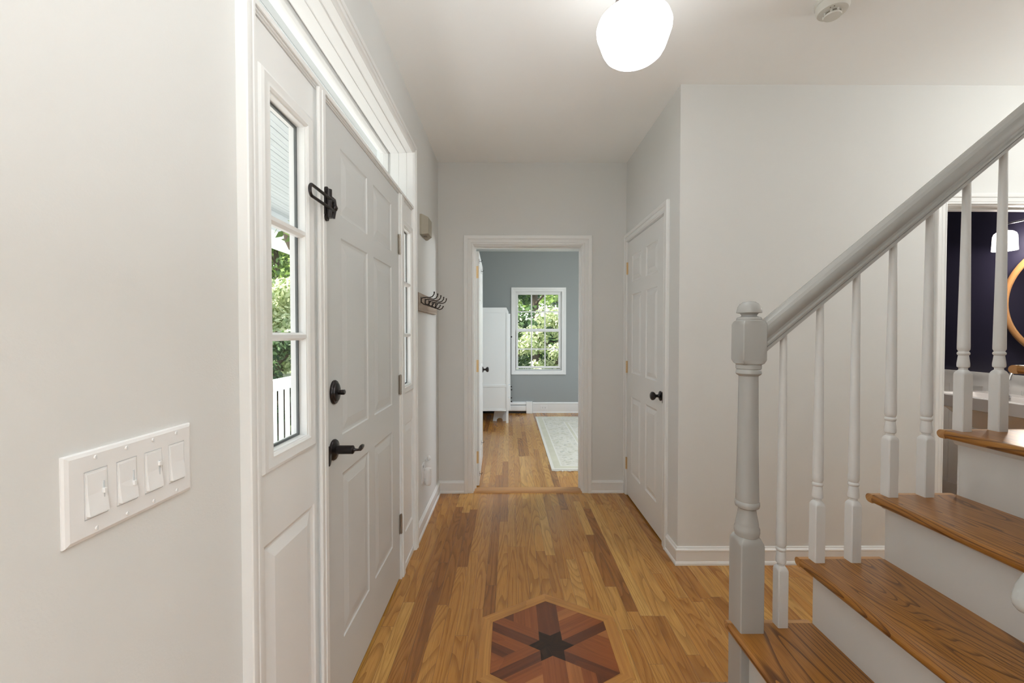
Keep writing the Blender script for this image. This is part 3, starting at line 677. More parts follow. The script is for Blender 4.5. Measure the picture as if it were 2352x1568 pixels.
def opal(name, lp_strength, tint):
    m, n, l, b = newmat(name); b.inputs['Base Color'].default_value = (0.9, 0.89, 0.87, 1); b.inputs['Roughness'].default_value = 0.2
    b.inputs['Emission Color'].default_value = tint; 
    lw = n.new('ShaderNodeLayerWeight'); lw.inputs[0].default_value = 0.35
    cr = n.new('ShaderNodeMapRange'); cr.inputs[3].default_value = lp_strength; cr.inputs[4].default_value = lp_strength * 0.72
    l.new(lw.outputs['Facing'], cr.inputs[0]); l.new(cr.outputs[0], b.inputs['Emission Strength'])
    return m
M['opal'] = opal('opal_shade_glow', 9.0, (0.96, 0.98, 0.98, 1))
G = [(r_, 2.432 + (z_ - 2.432) * 0.84) for r_, z_ in G]
mb = MB(); mb.lathe(G, (*LC, 0), 56, cap=False); b2 = mb.build('glass_shade', M['opal'], smooth=60)
b2.visible_shadow = True
adopt(cl_, b1, b2)
sd = root('smoke_detector', (1.372, 1.79, CZ), 'round cream smoke detector on the ceiling', 'smoke detector')
SC = (1.372, 1.792)
mb = MB(); mb.lathe([(0.064, CZ), (0.064, CZ - 0.014), (0.060, CZ - 0.016), (0.060, CZ - 0.034), (0.054, CZ - 0.046), (0.040, CZ - 0.050), (0.0, CZ - 0.051)], (*SC, 0), 40, cap=False); e1 = mb.build('housing', M['detector'], smooth=35)
mb = MB(); mb.lathe([(0.031, CZ - 0.058), (0.033, CZ - 0.062), (0.031, CZ - 0.066), (0.0, CZ - 0.067)], (*SC, 0), 32, cap=False)
for k in range(8):
    a = k * math.pi / 4; x, y = SC[0] + 0.031 * math.cos(a), SC[1] + 0.031 * math.sin(a); mb.box((x - 0.003, y - 0.003, CZ - 0.062), (x + 0.003, y + 0.003, CZ - 0.047))
e2 = mb.build('sensor_cap', M['detector'], smooth=35)
mb = MB(); mb.lathe([(0.027, CZ - 0.048), (0.027, CZ - 0.060)], (*SC, 0), 24)
for a in (3.9, 4.2): mb.lathe([(0.0022, CZ - 0.047), (0.0022, CZ - 0.0505)], (SC[0] + 0.044 * math.cos(a), SC[1] + 0.044 * math.sin(a), 0), 8)
e3 = mb.build('sensor_mesh', M['taupe_d'])
adopt(sd, e1, e2, e3)

# ------------------------------------------------------------ staircase
RZ, RUN, NX = 0.205, 0.227, 0.464      # rise, run, nose of step 1 (step k: NX+RUN*(k-1))
YN, YF = 0.332, 1.306
st = root('staircase', (NX, 0.8, 0), 'white painted staircase with stained oak treads rising to the right', 'staircase')
NST = 8
def nosing(x0, x1, z, th=0.027, ov=0.0):
    r_ = th / 2; pts = []
    for k in range(9):
        a = math.pi / 2 + math.pi * k / 8; pts.append((x0 + r_ + r_ * math.cos(a), z - r_ + r_ * math.sin(a)))
    return pts + [(x1, z - th), (x1, z)]
random.seed(5)
for k in range(1, NST + 1):
    z = RZ * k; x0 = NX + RUN * (k - 1); x1 = x0 + RUN + 0.045
    ou, ov = random.uniform(0, 50), random.uniform(0, 50)
    mb = MB(); yb = 1.306
    if k == 1:
        # bottom step with a rounded far corner
        cx, cy, rr = x0 + 0.17, 1.332 - 0.17, 0.17
        arc = [(cx + rr * math.cos(R(a)), cy + rr * math.sin(R(a))) for a in range(180, 89, -10)]
        poly = [(x0, YN)] + arc + [(x1, 1.332), (x1, YN)]
        mb.prism(poly, 2, z - 0.027, z, grain=1, off=(ou, ov)); tr = mb.build('tread', M['tread'], bevel=0.010)
        mb = MB(); arc = [(cx + (rr - 0.03) * math.cos(R(a)), cy + (rr - 0.03) * math.sin(R(a))) for a in range(180, 89, -10)]
        mb.prism([(x0 + 0.03, YN)] + arc + [(x1, 1.302), (x1, YN)], 2, 0, z - 0.027); rs2 = mb.build('riser', M['riser'])
        adopt(st, tr, rs2); continue
    mb.prism(nosing(x0, x1, z), 1, YN, yb, grain=1, off=(ou, ov))
    tr = mb.build('tread', M['tread_bold' if k == 2 else 'tread'], smooth=30)
    # return nosing on the open side
    mb = MB(); r_ = 0.0135
    prof = [(yb + 0.0005, z), (1.332 - r_, z)] + [(1.332 - r_ + r_ * math.cos(R(a)), z - r_ + r_ * math.sin(R(a))) for a in (70, 45, 20, 0, -20, -45, -70)] + [(1.332 - r_, z - 0.027), (yb + 0.0005, z - 0.027)]
    ra, rb = x0 + 0.004, x1 - 0.003
    mb.prism(prof, 0, ra, rb, grain=0, off=(ou + 9, ov + 3)); rn = mb.build('return_nosing', M['thresh2'] if 'thresh2' in M else M['thresh'], smooth=30)
    xr = x0 + 0.045
    mb = MB(); mb.prism([(xr, z - RZ), (xr + 0.016, z - RZ), (xr + 0.016, z - 0.027), (xr, z - 0.027)], 1, YN, 1.300); rs2 = mb.build('riser', M['riser'])
    mb = MB(); mb.prism([(xr, z - 0.046), (xr - 0.004, z - 0.044), (xr - 0.010, z - 0.034), (xr - 0.013, z - 0.0275), (xr, z - 0.0275)], 1, YN, 1.312); cv = mb.build('cove_moulding', M['riser'])
    adopt(st, tr, rn, rs2); adopt(rs2, cv)
# open stringer with a stepped outline
poly = []
for k in range(2, NST + 1):
    xr = NX + RUN * (k - 1) + 0.045; poly += [(xr, RZ * (k - 1) - (0 if k > 2 else RZ)), (xr, RZ * k - 0.027)]
poly = [(NX + RUN + 0.045, 0.0)]
for k in range(2, NST + 1):
    xr = NX + RUN * (k - 1) + 0.045; poly += [(xr, RZ * k - 0.0272), (xr + RUN, RZ * k - 0.0272)]
poly += [(NX + RUN * NST + 0.045, 0.0)]
mb = MB(); mb.prism(poly, 1, 1.2995, 1.3055); sg = mb.build('stringer', M['riser']); adopt(st, sg)

rl = root('stair_railing', (0.746, 1.297, 0.0), 'white turned balusters under a grey handrail ending at a turned newel', 'stair railing')
# newel
NC = (0.7455, 1.2965); a = 0.0365
mb = MB()
def chamfer_block(mb, c, a, z0, z1, rt, cb=0.0, ct=0.0, n=20):
    """Square block whose ends are rounded into the turning."""
    lv = []
    def sq(half, z, k):   # superellipse between circle (k=0) and square (k=1)
        pts = []
        for i in range(n * 4):
            t = 2 * math.pi * (i + 0.5) / (n * 4); cx, sx = math.cos(t), math.sin(t)
            m = max(abs(cx), abs(sx)); rs_ = half / m; rr = half * (1 - k) + rs_ * k
            pts.append((c[0] + cx * rr, c[1] + sx * rr, z))
        return pts
    rows = []
    if cb: rows += [sq(rt, z0, 0), sq((rt + a) / 2 * 1.06, z0 + cb * 0.35, 0.45), sq(a, z0 + cb * 0.85, 0.86), sq(a, z0 + cb * 1.15, 1)]
    else: rows += [sq(a, z0, 1)]
    if ct: rows += [sq(a, z1 - ct * 1.15, 1), sq(a, z1 - ct * 0.85, 0.86), sq((rt + a) / 2 * 1.06, z1 - ct * 0.35, 0.45), sq(rt, z1, 0)]
    else: rows += [sq(a, z1, 1)]
    V = [[mb.bm.verts.new(p) for p in r_] for r_ in rows]
    for p, q in zip(V, V[1:]):
        for i in range(len(p)): mb.bm.faces.new((p[i], p[(i + 1) % len(p)], q[(i + 1) % len(p)], q[i]))
    mb.bm.faces.new(V[0]); mb.bm.faces.new(V[-1])
chamfer_block(mb, NC, a, 0.0, 0.702, 0.030, 0, 0.022)
mb.lathe([(0.028, 0.695), (0.034, 0.700), (0.0365, 0.712), (0.0365, 0.722), (0.033, 0.731), (0.0325, 0.737), (0.0315, 0.745), (0.0275, 0.765), (0.0255, 0.780), (0.026, 0.785), (0.0335, 0.790), (0.0355, 0.797), (0.0350, 0.805), (0.0325, 0.809), (0.0330, 0.813), (0.0325, 0.830), (0.030, 0.950), (0.0275, 1.190), (0.0275, 1.199), (0.0335, 1.203), (0.0360, 1.207), (0.0345, 1.217), (0.0335, 1.2185), (0.0335, 1.2205), (0.0358, 1.222), (0.0358, 1.233), (0.030, 1.236), (0.028, 1.24)], (*NC, 0), 40)
chamfer_block(mb, NC, a, 1.2335, 1.3735, 0.034, 0.014, 0.014)
nw = mb.build('newel_post', M['rail'], smooth=32)
mb = MB(); mb.lathe([(0.028, 1.366), (0.033, 1.368), (0.0355, 1.371), (0.0355, 1.376), (0.033, 1.3805), (0.027, 1.382), (0.022, 1.384), (0.0215, 1.388), (0.026, 1.393), (0.0355, 1.3945), (0.0352, 1.400), (0.032, 1.413), (0.026, 1.4225), (0.017, 1.4285), (0.008, 1.4305), (0.0, 1.431)], (*NC, 0), 40, cap=False)
fn = mb.build('finial', M['rail'], smooth=40)
adopt(rl, nw); adopt(nw, fn)
# handrail
SL = 0.835; XH0, XH1 = 0.781, 2.15
def zlow(x): return 1.270 + SL * (x - 0.783)
ca = 1 / math.sqrt(1 + SL * SL)
half = [(0.0205, 0.0), (0.0205, 0.009), (0.0185, 0.0105), (0.0225, 0.012), (0.0235, 0.018), (0.020, 0.0225), (0.0215, 0.030), (0.0275, 0.038), (0.031, 0.047), (0.031, 0.054), (0.028, 0.062), (0.021, 0.069), (0.011, 0.073), (0.0, 0.0745)]
prof = [(w_, h) for w_, h in half] + [(-w_, h) for w_, h in half[::-1][1:]]
mb = MB(); rows = []
for x in (XH0, 1.2, 1.7, XH1): rows.append([(x, 1.2965 + w_, zlow(x) + h / ca) for w_, h in prof])
for p, q in zip(rows, rows[1:]):
    for i in range(len(p)): mb.face((p[i], p[(i + 1) % len(p)], q[(i + 1) % len(p)], q[i]))
mb.face(rows[0]); mb.face(rows[-1])
hr = mb.build('handrail', M['rail'], smooth=22); adopt(rl, hr)
# balusters: one per half tread
def baluster(x, z, ztop):
    mb = MB(); c = (x, 1.2995); h = 0.016
    chamfer_block(mb, c, h, z, z + 0.192, 0.0105, 0, 0.014, n=10)
    P = [(0.0105, z + 0.188), (0.0105, z + 0.198), (0.0145, z + 0.201), (0.0150, z + 0.206), (0.0148, z + 0.212), (0.0125, z + 0.233), (0.0118, z + 0.237), (0.0140, z + 0.239), (0.0152, z + 0.243), (0.0140, z + 0.247), (0.0118, z + 0.249), (0.0128, z + 0.252), (0.0148, z + 0.256), (0.0150, z + 0.264), (0.0125, z + 0.50), (0.0098, ztop - 0.03), (0.0095, ztop)]
    mb.lathe(P, (*c, 0), 20)
    return mb.build('baluster', M['bal'], smooth=35)
for i in range(10):
    x = 0.8560 + 0.1133 * i; k = 2 + (i + 1) // 2
    b_ = baluster(x, RZ * k, zlow(x) + 0.012); adopt(rl, b_)

# wall handrail on the near side
wr = root('wall_handrail', (0.5, 0.40, 1.07), 'end of the grey painted wall handrail beside the lower treads', 'handrail')
mb = MB(); p0 = Vector((0.4975, 0.400, 1.060)); dv = Vector((1, 0, 0.86)).normalized()
mb.tube([p0 + dv * s_ for s_ in (0, 0.002, 0.006, 0.012, 0.02, 0.03, 0.6, 1.4)], 0.02, 20, rs=[0.002, 0.006, 0.0095, 0.012, 0.0145, 0.016, 0.0165, 0.0165]); h1 = mb.build('rail', M['rail'], smooth=50)
hb = []
for s_ in (0.35, 1.1):
    p = p0 + dv * s_; mb = MB(); mb.tube([(p.x, 0.331, p.z - 0.075), (p.x, 0.37, p.z - 0.07), (p.x, 0.395, p.z - 0.045), (p.x, 0.40, p.z - 0.018)], 0.007, 10); mb.lathe([(0.025, 0.330), (0.023, 0.337), (0.010, 0.341)], (p.x, 0, p.z - 0.075), 20, axis=1); hb.append(mb.build('bracket', M['nickel'], smooth=40))
adopt(wr, h1, *hb)

# ------------------------------------------------------------ powder room
mb = MB()
MP = lambda u, z, t: (PX - 0.012 - t, u, z)
wy0, wy1 = YR + 0.112, YB - 0.012
mb.box((PX - 0.010, wy0, 0.0), (PX, wy1, 1.0))
u = wy0
while u < wy1 - 0.02:
    mb.box((PX - 0.013, u + 0.002, 0.12), (PX - 0.010, min(u + 0.078, wy1), 0.94)); u += 0.08
mb.box((PX - 0.018, wy0, 0.93), (PX, wy1, 1.015)); mb.box((PX - 0.028, wy0, 1.015), (PX, wy1, 1.036)); mb.box((PX - 0.020, wy0, 0), (PX, wy1, 0.125))
mb.box((2.3, YB - 0.022, 0.0), (PX - 0.02, YB - 0.011, 1.0)); mb.box((2.3, YB - 0.030, 0.0), (PX - 0.02, YB - 0.011, 0.125)); mb.box((2.3, YB - 0.036, 1.0), (PX - 0.02, YB - 0.011, 1.036))
struct(mb.build('trim_6', M['trim']))
sk = root('pedestal_sink', (3.4, 2.7, 0), 'white sink below the round mirror in the powder room', 'sink')
mb = MB()
ya, yb = 2.515, 3.13; X0 = 3.15; X1 = PX - 0.014
# deck ring round a recessed bowl
rows = []
def rrect(x0, x1, y0, y1, r_, z, n=6):
    pts = []
    for (cx, cy, a0) in ((x1 - r_, y1 - r_, 0), (x0 + r_, y1 - r_, 90), (x0 + r_, y0 + r_, 180), (x1 - r_, y0 + r_, 270)):
        for k in range(n + 1): aa = R(a0 + 90 * k / n); pts.append((cx + r_ * math.cos(aa), cy + r_ * math.sin(aa), z))
    return pts
L = [rrect(X0 + 0.16, X1 - 0.1, ya + 0.15, yb - 0.15, 0.05, 0.66), rrect(X0 + 0.06, X1 - 0.02, ya + 0.06, yb - 0.06, 0.04, 0.79), rrect(X0 + 0.012, X1, ya + 0.012, yb - 0.012, 0.02, 0.808), rrect(X0, X1, ya, yb, 0.02, 0.812), rrect(X0, X1, ya, yb, 0.02, 0.892), rrect(X0 + 0.006, X1, ya + 0.006, yb - 0.006, 0.018, 0.898),
     rrect(X0 + 0.035, X1 - 0.13, ya + 0.05, yb - 0.05, 0.05, 0.898), rrect(X0 + 0.045, X1 - 0.14, ya + 0.06, yb - 0.06, 0.05, 0.885), rrect(X0 + 0.10, X1 - 0.17, ya + 0.13, yb - 0.13, 0.06, 0.80)]
V = [[mb.bm.verts.new(p) for p in r_] for r_ in L]
for p, q in zip(V, V[1:]):
    for i in range(len(p)): mb.bm.faces.new((p[i], p[(i + 1) % len(p)], q[(i + 1) % len(p)], q[i]))
mb.bm.faces.new(V[0]); mb.bm.faces.new(V[-1])
s1 = mb.build('basin', M['porcelain'], smooth=35)
mb = MB(); L = [rrect(3.34, 3.54, 2.72, 2.92, 0.05, 0.0), rrect(3.35, 3.53, 2.73, 2.91, 0.05, 0.05), rrect(3.38, 3.51, 2.76, 2.88, 0.04, 0.12), rrect(3.38, 3.51, 2.76, 2.88, 0.04, 0.50), rrect(3.33, 3.54, 2.70, 2.94, 0.06, 0.68)]
V = [[mb.bm.verts.new(p) for p in r_] for r_ in L]
for p, q in zip(V, V[1:]):
    for i in range(len(p)): mb.bm.faces.new((p[i], p[(i + 1) % len(p)], q[(i + 1) % len(p)], q[i]))
mb.bm.faces.new(V[0]); mb.bm.faces.new(V[-1]); s2 = mb.build('pedestal', M['porcelain'], smooth=35)
mb = MB()
mb.lathe([(0.026, 0.897), (0.026, 0.903), (0.014, 0.910), (0.012, 0.925)], (3.47, 2.72, 0), 20)
mb.tube([(3.47, 2.72, 0.915), (3.47, 2.72, 1.04), (3.455, 2.72, 1.085), (3.41, 2.72, 1.105), (3.35, 2.72, 1.100), (3.30, 2.72, 1.075), (3.282, 2.72, 1.045), (3.278, 2.72, 1.028)], 0.010, 14, rs=[0.012, 0.011, 0.010, 0.010, 0.010, 0.0105, 0.0115, 0.0135])
s3 = mb.build('faucet', M['chrome'], smooth=50); hd = []
for y in (2.855, 2.585):
    mb = MB(); mb.lathe([(0.022, 0.897), (0.022, 0.902), (0.011, 0.912), (0.009, 0.930), (0.013, 0.938), (0.013, 0.944), (0.006, 0.950), (0.006, 0.956), (0.012, 0.962), (0.014, 0.970), (0.010, 0.978), (0.0, 0.980)], (3.43, y, 0), 18, cap=False)
    mb.tube([(3.43, y, 0.957), (3.395, y, 0.962)], 0.004, 8); hd.append(mb.build('tap_handle', M['chrome'], smooth=50))
adopt(sk, s1, s2, s3, *hd)
mr_ = root('round_mirror', (PX, 2.61, 1.55), 'round mirror in a light wood frame on the navy wall', 'mirror')
mb = MB(); n = 72; ro, ri = 0.412, 0.378; X = PX
ringp = [(ro, X), (ro, X - 0.026), (ro - 0.006, X - 0.030), (ri + 0.012, X - 0.030), (ri, X - 0.022), (ri, X)]
vr = []
for k in range(n):
    a_ = 2 * math.pi * k / n; vr.append([(x, 2.61 + r_ * math.cos(a_), 1.55 + r_ * math.sin(a_)) for r_, x in ringp])
for k in range(n):
    p, q = vr[k], vr[(k + 1) % n]
    for i in range(len(ringp)):
        j = (i + 1) % len(ringp); mb.face((p[i], p[j], q[j], q[i]), 0, [(i * .012, k * .035), (j * .012, k * .035), (j * .012, (k + 1) * .035), (i * .012, (k + 1) * .035)])
m1 = mb.build('frame', M['mframe'], smooth=35)
mb = MB(); mb.lathe([(0.379, X - 0.016), (0.379, X - 0.012)], (0, 2.61, 1.55), 72, axis=0); m2 = mb.build('mirror_glass', M['mirror'])
adopt(mr_, m1, m2)
vl = root('vanity_light', (PX, 2.61, 2.12), 'chrome vanity light bar with lit white glass shade above the mirror', 'wall light')
mb = MB(); mb.tube([(3.49, 2.95, 2.100), (3.49, 2.27, 2.100)], 0.008, 12); mb.box((3.58, 2.52, 2.07), (PX, 2.70, 2.15)); mb.tube([(3.59, 2.61, 2.11), (3.49, 2.61, 2.10)], 0.008, 10); v1 = mb.build('bar', M['chrome'], smooth=40); vk = [v1]
for y in (2.935, 2.61, 2.285):
    mb = MB(); mb.lathe([(0.006, 2.112), (0.009, 2.100), (0.006, 2.086), (0.012, 2.078), (0.024, 2.068), (0.028, 2.052), (0.026, 2.045)], (3.49, y, 0), 20); so = mb.build('socket', M['chrome'], smooth=40)
    mb = MB(); mb.lathe([(0.026, 2.052), (0.040, 2.047), (0.054, 2.034), (0.060, 2.015), (0.062, 1.96), (0.064, 1.915), (0.061, 1.915), (0.058, 2.01), (0.038, 2.040), (0.024, 2.046)], (3.49, y, 0), 32, cap=False); sh = mb.build('glass_shade', M['shade2'], smooth=50)
    vk += [so, sh]
adopt(vl, *vk)
lamp('vanity_bulb', 'POINT', (3.42, 2.72, 1.85), 14, (1, 0.90, 0.80), shadow_soft_size=0.06)

# ------------------------------------------------------------ bedroom
BB2 = [(0, 0), (0.022, 0), (0.022, 0.010), (0.016, 0.018), (0.014, 0.022), (0.014, 0.150), (0.019, 0.156), (0.016, 0.170), (0.008, 0.178), (0, 0.181)]
mb = MB(); base(mb, [(0.392, BY1), (BX1, BY1)], -1, BB2); struct(mb.build('baseboard_bedroom', M['trim']))
t7 = root('window_4', (0.49, BY1, 0.64)); struct(t7)
mb = MB(); mb.frame(MXn(BY1), 0.100, 0.876, 0.715, 2.030, [(0, 0), (0, 0.010), (0.010, 0.014), (0.030, 0.014), (0.036, 0.018), (0.062, 0.020), (0.070, 0.018), (0.070, 0)], closed=True)
w1 = mb.build('casing', M['trim'])
mb = MB(); mb.frame(MXn(BY1 + 0.10), 0.100, 0.876, 0.715, 2.030, [(0, 0), (0, 0.105), (0.004, 0.105), (0.004, 0)], closed=True)
mb.frame(MXn(BY1 + 0.06), 0.112, 0.864, 0.727, 2.018, [(0.012, 0), (0.012, 0.025), (-0.006, 0.025), (-0.006, 0)], closed=True); w2 = mb.build('jamb', M['trim'])
gx0, gx1 = 0.146, 0.826
def sash(name, z0, z1, gz0, gz1, y):
    s = MB(); s.frame(MXn(y + 0.03), gx0, gx1, gz0, gz1, [(0, 0), (0, 0.024), (0.006, 0.03), (0.033, 0.03), (0.033, 0)], closed=True); fr = s.build(name, M['trim'])
    s = MB()
    for k in (1, 2):
        x = gx0 + (gx1 - gx0) * k / 3; s.box((x - 0.010, y + 0.006, gz0), (x + 0.010, y + 0.026, gz1))
    zc = (gz0 + gz1) / 2; s.box((gx0, y + 0.007, zc - 0.010), (gx1, y + 0.025, zc + 0.010)); mu = s.build('muntin', M['trim'])
    s = MB(); s.box((gx0, y + 0.014, gz0), (gx1, y + 0.018, gz1)); gl = s.build('glass', M['glass'])
    adopt(fr, mu, gl); return fr
w3 = sash('upper_sash', 0, 0, 1.412, 1.985, BY1 + 0.045); w4 = sash('lower_sash', 0, 0, 0.782, 1.360, BY1 + 0.015)
adopt(t7, w1, w2, w3, w4)

wd = root('wardrobe', (-0.3, 6.5, 0), 'tall white wardrobe on legs left of the bedroom window', 'wardrobe')
xa, xb, y0, y1 = -0.62, -0.014, 6.20, 6.93
mb = MB()
mb.prism([(xa, 0.185), (xb, 0.185), (xb, 1.640), (xb - 0.028, 1.700), (xa, 1.700)], 1, y0 + 0.008, y1)
mb.prism([(xa, 1.640), (xb, 1.640), (xb + 0.0, 1.655), (xb - 0.030, 1.716), (xa, 1.716)], 1, y0, y1 + 0.01)
body = mb.build('carcass', M['wardrobe'])
mb = MB(); mb.box((xb - 0.034, y0, 0.18), (xb, y0 + 0.03, 1.64)); mb.box((xa, y0, 0.18), (xa + 0.034, y0 + 0.03, 1.64))
mb.box((xa + 0.034, y0, 0.535), (xb - 0.034, y0 + 0.02, 0.570)); mb.box((xa + 0.034, y0, 0.18), (xb - 0.034, y0 + 0.02, 0.205)); fm = mb.build('side_frame', M['wardrobe'], bevel=0.0015)
ks = [body, fm]
for (x, y) in ((xb - 0.034, y0), (xa, y0), (xb - 0.034, y1 - 0.034), (xa, y1 - 0.034)):
    mb = MB(); mb.box((x, y, 0.0), (x + 0.034, y + 0.034, 0.186)); ks.append(mb.build('leg', M['wardrobe']))
for a_, b_ in ((y0 + 0.006, 6.563), (6.567, y1 - 0.004)):
    mb = MB(); mb.panels(lambda u, z, t: (xb + 0.030 + t, u, z), a_, b_, 0.575, 1.625, [(a_ + 0.05, b_ - 0.05, 0.63, 1.57)], [(0, 0), (0.004, -0.006), (0.01, -0.006)])
    mb.box((xb, a_, 0.575), (xb + 0.0299, b_, 1.625)); dd = mb.build('door', M['wardrobe']); ks.append(dd)
    yk = b_ - 0.03 if a_ < 6.4 else a_ + 0.03
    mb = MB(); mb.lathe([(0.006, xb + 0.03), (0.005, xb + 0.04), (0.011, xb + 0.046), (0.010, xb + 0.056), (0.004, xb + 0.058)], (0, yk, 1.28), 14, axis=0); adopt(dd, mb.build('knob', M['black'], smooth=40))
for z0_, z1_ in ((0.205, 0.375), (0.385, 0.560)):
    mb = MB(); mb.box((xb, y0 + 0.006, z0_), (xb + 0.030, y1 - 0.004, z1_)); dr = mb.build('drawer', M['wardrobe'], bevel=0.003); ks.append(dr)
    for yk in (6.38, 6.75):
        mb = MB(); mb.lathe([(0.006, xb + 0.03), (0.005, xb + 0.04), (0.011, xb + 0.046), (0.010, xb + 0.056), (0.004, xb + 0.058)], (0, yk, (z0_ + z1_) / 2), 14, axis=0); adopt(dr, mb.build('knob', M['black'], smooth=40))
adopt(wd, *ks)

stl = root('step_stool', (-0.15, 6.42, 0), 'small pale grey step stool tucked under the wardrobe', 'stool')
def arch(x0, x1, h, r_):
    c = (x0 + x1) / 2; p = [(x0 - 0.018, 0), (x0 + 0.008, h), (x1 - 0.008, h), (x1 + 0.018, 0), (c + r_, 0)]
    return p + [(c + r_ * math.cos(R(a_)), 0.012 + r_ * 0.8 * math.sin(R(a_))) for a_ in range(0, 181, 15)] + [(c - r_, 0)]
kk = []
for y in (6.34, 6.60):
    mb = MB(); mb.prism(arch(-0.235, -0.06, 0.155, 0.045), 1, y, y + 0.018); kk.append(mb.build('side', M['greypaint']))
mb = MB(); mb.box((-0.240, 6.33, 0.1555), (-0.055, 6.63, 0.1735)); kk.append(mb.build('top', M['greypaint'], bevel=0.003))
adopt(stl, *kk)

def rugmat():
    m, n, l, b = newmat('faded_floral_rug'); b.inputs['Roughness'].default_value = 0.95; b.inputs['Specular IOR Level'].default_value = 0.1
    uv = n.new('ShaderNodeUVMap'); uv.uv_map = 'UVMap'
    vo = n.new('ShaderNodeTexVoronoi'); vo.inputs['Scale'].default_value = 9; l.new(uv.outputs[0], vo.inputs['Vector'])
    mp = n.new('ShaderNodeMapping'); mp.inputs['Scale'].default_value = (1, 2.2, 1); l.new(uv.outputs[0], mp.inputs[0])
    ns = n.new('ShaderNodeTexNoise'); ns.inputs['Scale'].default_value = 16; ns.inputs['Detail'].default_value = 5; ns.inputs['Roughness'].default_value = 0.7; l.new(mp.outputs[0], ns.inputs[0])
    cr = n.new('ShaderNodeValToRGB'); e = cr.color_ramp.elements
    e[0].position = 0.34; e[0].color = srgb(110, 120, 112); e[1].position = 0.50; e[1].color = srgb(214, 212, 204)
    for p, c_ in ((0.40, srgb(160, 162, 146)), (0.45, srgb(200, 198, 184)), (0.58, srgb(210, 206, 192)), (0.64, srgb(172, 168, 120)), (0.70, srgb(128, 144, 128))):
        x = e.new(p); x.color = c_
    l.new(ns.outputs[0], cr.inputs[0])
    cr2 = n.new('ShaderNodeValToRGB'); e = cr2.color_ramp.elements
    e[0].position = 0.0; e[0].color = srgb(178, 176, 150); e[1].position = 0.5; e[1].color = srgb(216, 214, 206)
    l.new(vo.outputs[0], cr2.inputs[0])
    mx = n.new('ShaderNodeMix'); mx.data_type = 'RGBA'; mx.inputs[0].default_value = 0.65
    l.new(cr2.outputs[0], mx.inputs[6]); l.new(cr.outputs[0], mx.inputs[7]); l.new(mx.outputs[2], b.inputs['Base Color'])
    return m
M['rug'] = rugmat(); M['rugb'] = paint('rug_border_cream', srgb(218, 216, 208), 0.95, 0.5, 300, 0.1); M['rugc'] = paint('rug_border_olive', srgb(204, 202, 184), 0.95, 0.5, 200, 0.1, mottle=0.2)
rg = root('area_rug', (1.5, 5.35, 0), 'cream and pale green floral area rug on the bedroom floor', 'rug')
rx0, rx1, ry0, ry1 = 0.412, 2.6, 4.045, 6.63
mb = MB(); mb.box((rx0, ry0, 0.0), (rx1, ry1, 0.008), 0)
def rect_ring(mb, i0, i1, z, mi):
    o = [(rx0 + i0, ry0 + i0), (rx1 - i0, ry0 + i0), (rx1 - i0, ry1 - i0), (rx0 + i0, ry1 - i0)]; q = [(rx0 + i1, ry0 + i1), (rx1 - i1, ry0 + i1), (rx1 - i1, ry1 - i1), (rx0 + i1, ry1 - i1)]
    for k in range(4):
        j = (k + 1) % 4; P = [o[k], o[j], q[j], q[k]]; mb.face([(p[0], p[1], z) for p in P], mi, P)
rect_ring(mb, 0.03, 0.10, 0.0084, 1); rect_ring(mb, 0.115, 0.40, 0.0084, 2); rect_ring(mb, 0.415, 0.45, 0.0084, 1)
P = [(rx0 + .47, ry0 + .47), (rx1 - .47, ry0 + .47), (rx1 - .47, ry1 - .47), (rx0 + .47, ry1 - .47)]; mb.face([(p[0], p[1], 0.0084) for p in P], 2, P)
r1 = mb.build('pile', [M['rugb'], M['rugc'], M['rug']])
mb = MB(); x = rx0
while x < rx1:
    for yy, d in ((ry0, -1), (ry1, 1)): mb.box((x, yy, 0.0005), (x + 0.010, yy + d * random.uniform(0.028, 0.042), 0.004))
    x += 0.014
r2 = mb.build('fringe', M['rugb']); r2['kind'] = 'stuff'
adopt(rg, r1, r2)

ht = root('baseboard_heater', (-0.4, BY1, 0), 'white baseboard heater below the bedroom window', 'heater')
mb = MB(); mb.prism([(BY1, 0.025), (BY1 - 0.050, 0.040), (BY1 - 0.058, 0.055), (BY1 - 0.058, 0.120), (BY1 - 0.050, 0.124), (BY1 - 0.050, 0.150), (BY1 - 0.062, 0.155), (BY1 - 0.055, 0.182), (BY1 - 0.020, 0.190), (BY1, 0.190)], 0, -0.64, 0.285); h1 = mb.build('cover', M['wardrobe'])
mb = MB(); mb.box((0.280, BY1 - 0.070, 0.0), (0.385, BY1, 0.196)); h2 = mb.build('end_cap', M['wardrobe'], bevel=0.004)
mb = MB(); mb.box((-0.64, BY1 - 0.035, 0.0), (0.28, BY1 - 0.001, 0.0255)); h3 = mb.build('fin_gap', M['dark'])
mb = MB(); mb.box((-0.63, BY1 - 0.0525, 0.127), (0.281, BY1 - 0.0495, 0.146)); h4 = mb.build('damper_slot', M['greypaint'])
adopt(ht, h1, h2, h3, h4)
ot = root('wall_outlet', (0.578, BY1, 0.09), 'white electrical outlet set sideways in the bedroom baseboard', 'outlet')
mb = MB(); mb.box((0.522, BY1 - 0.0185, 0.056), (0.636, BY1 - 0.013, 0.124)); o1 = mb.build('cover_plate', M['plastic'], bevel=0.0015)
o2 = []
for x in (0.558, 0.600):
    for z in (0.083, 0.095):
        mb = MB(); mb.box((x - 0.007, BY1 - 0.0190, z), (x + 0.007, BY1 - 0.0184, z + 0.003)); o2.append(mb.build('socket_slot', M['dark']))
adopt(ot, o1, *o2)

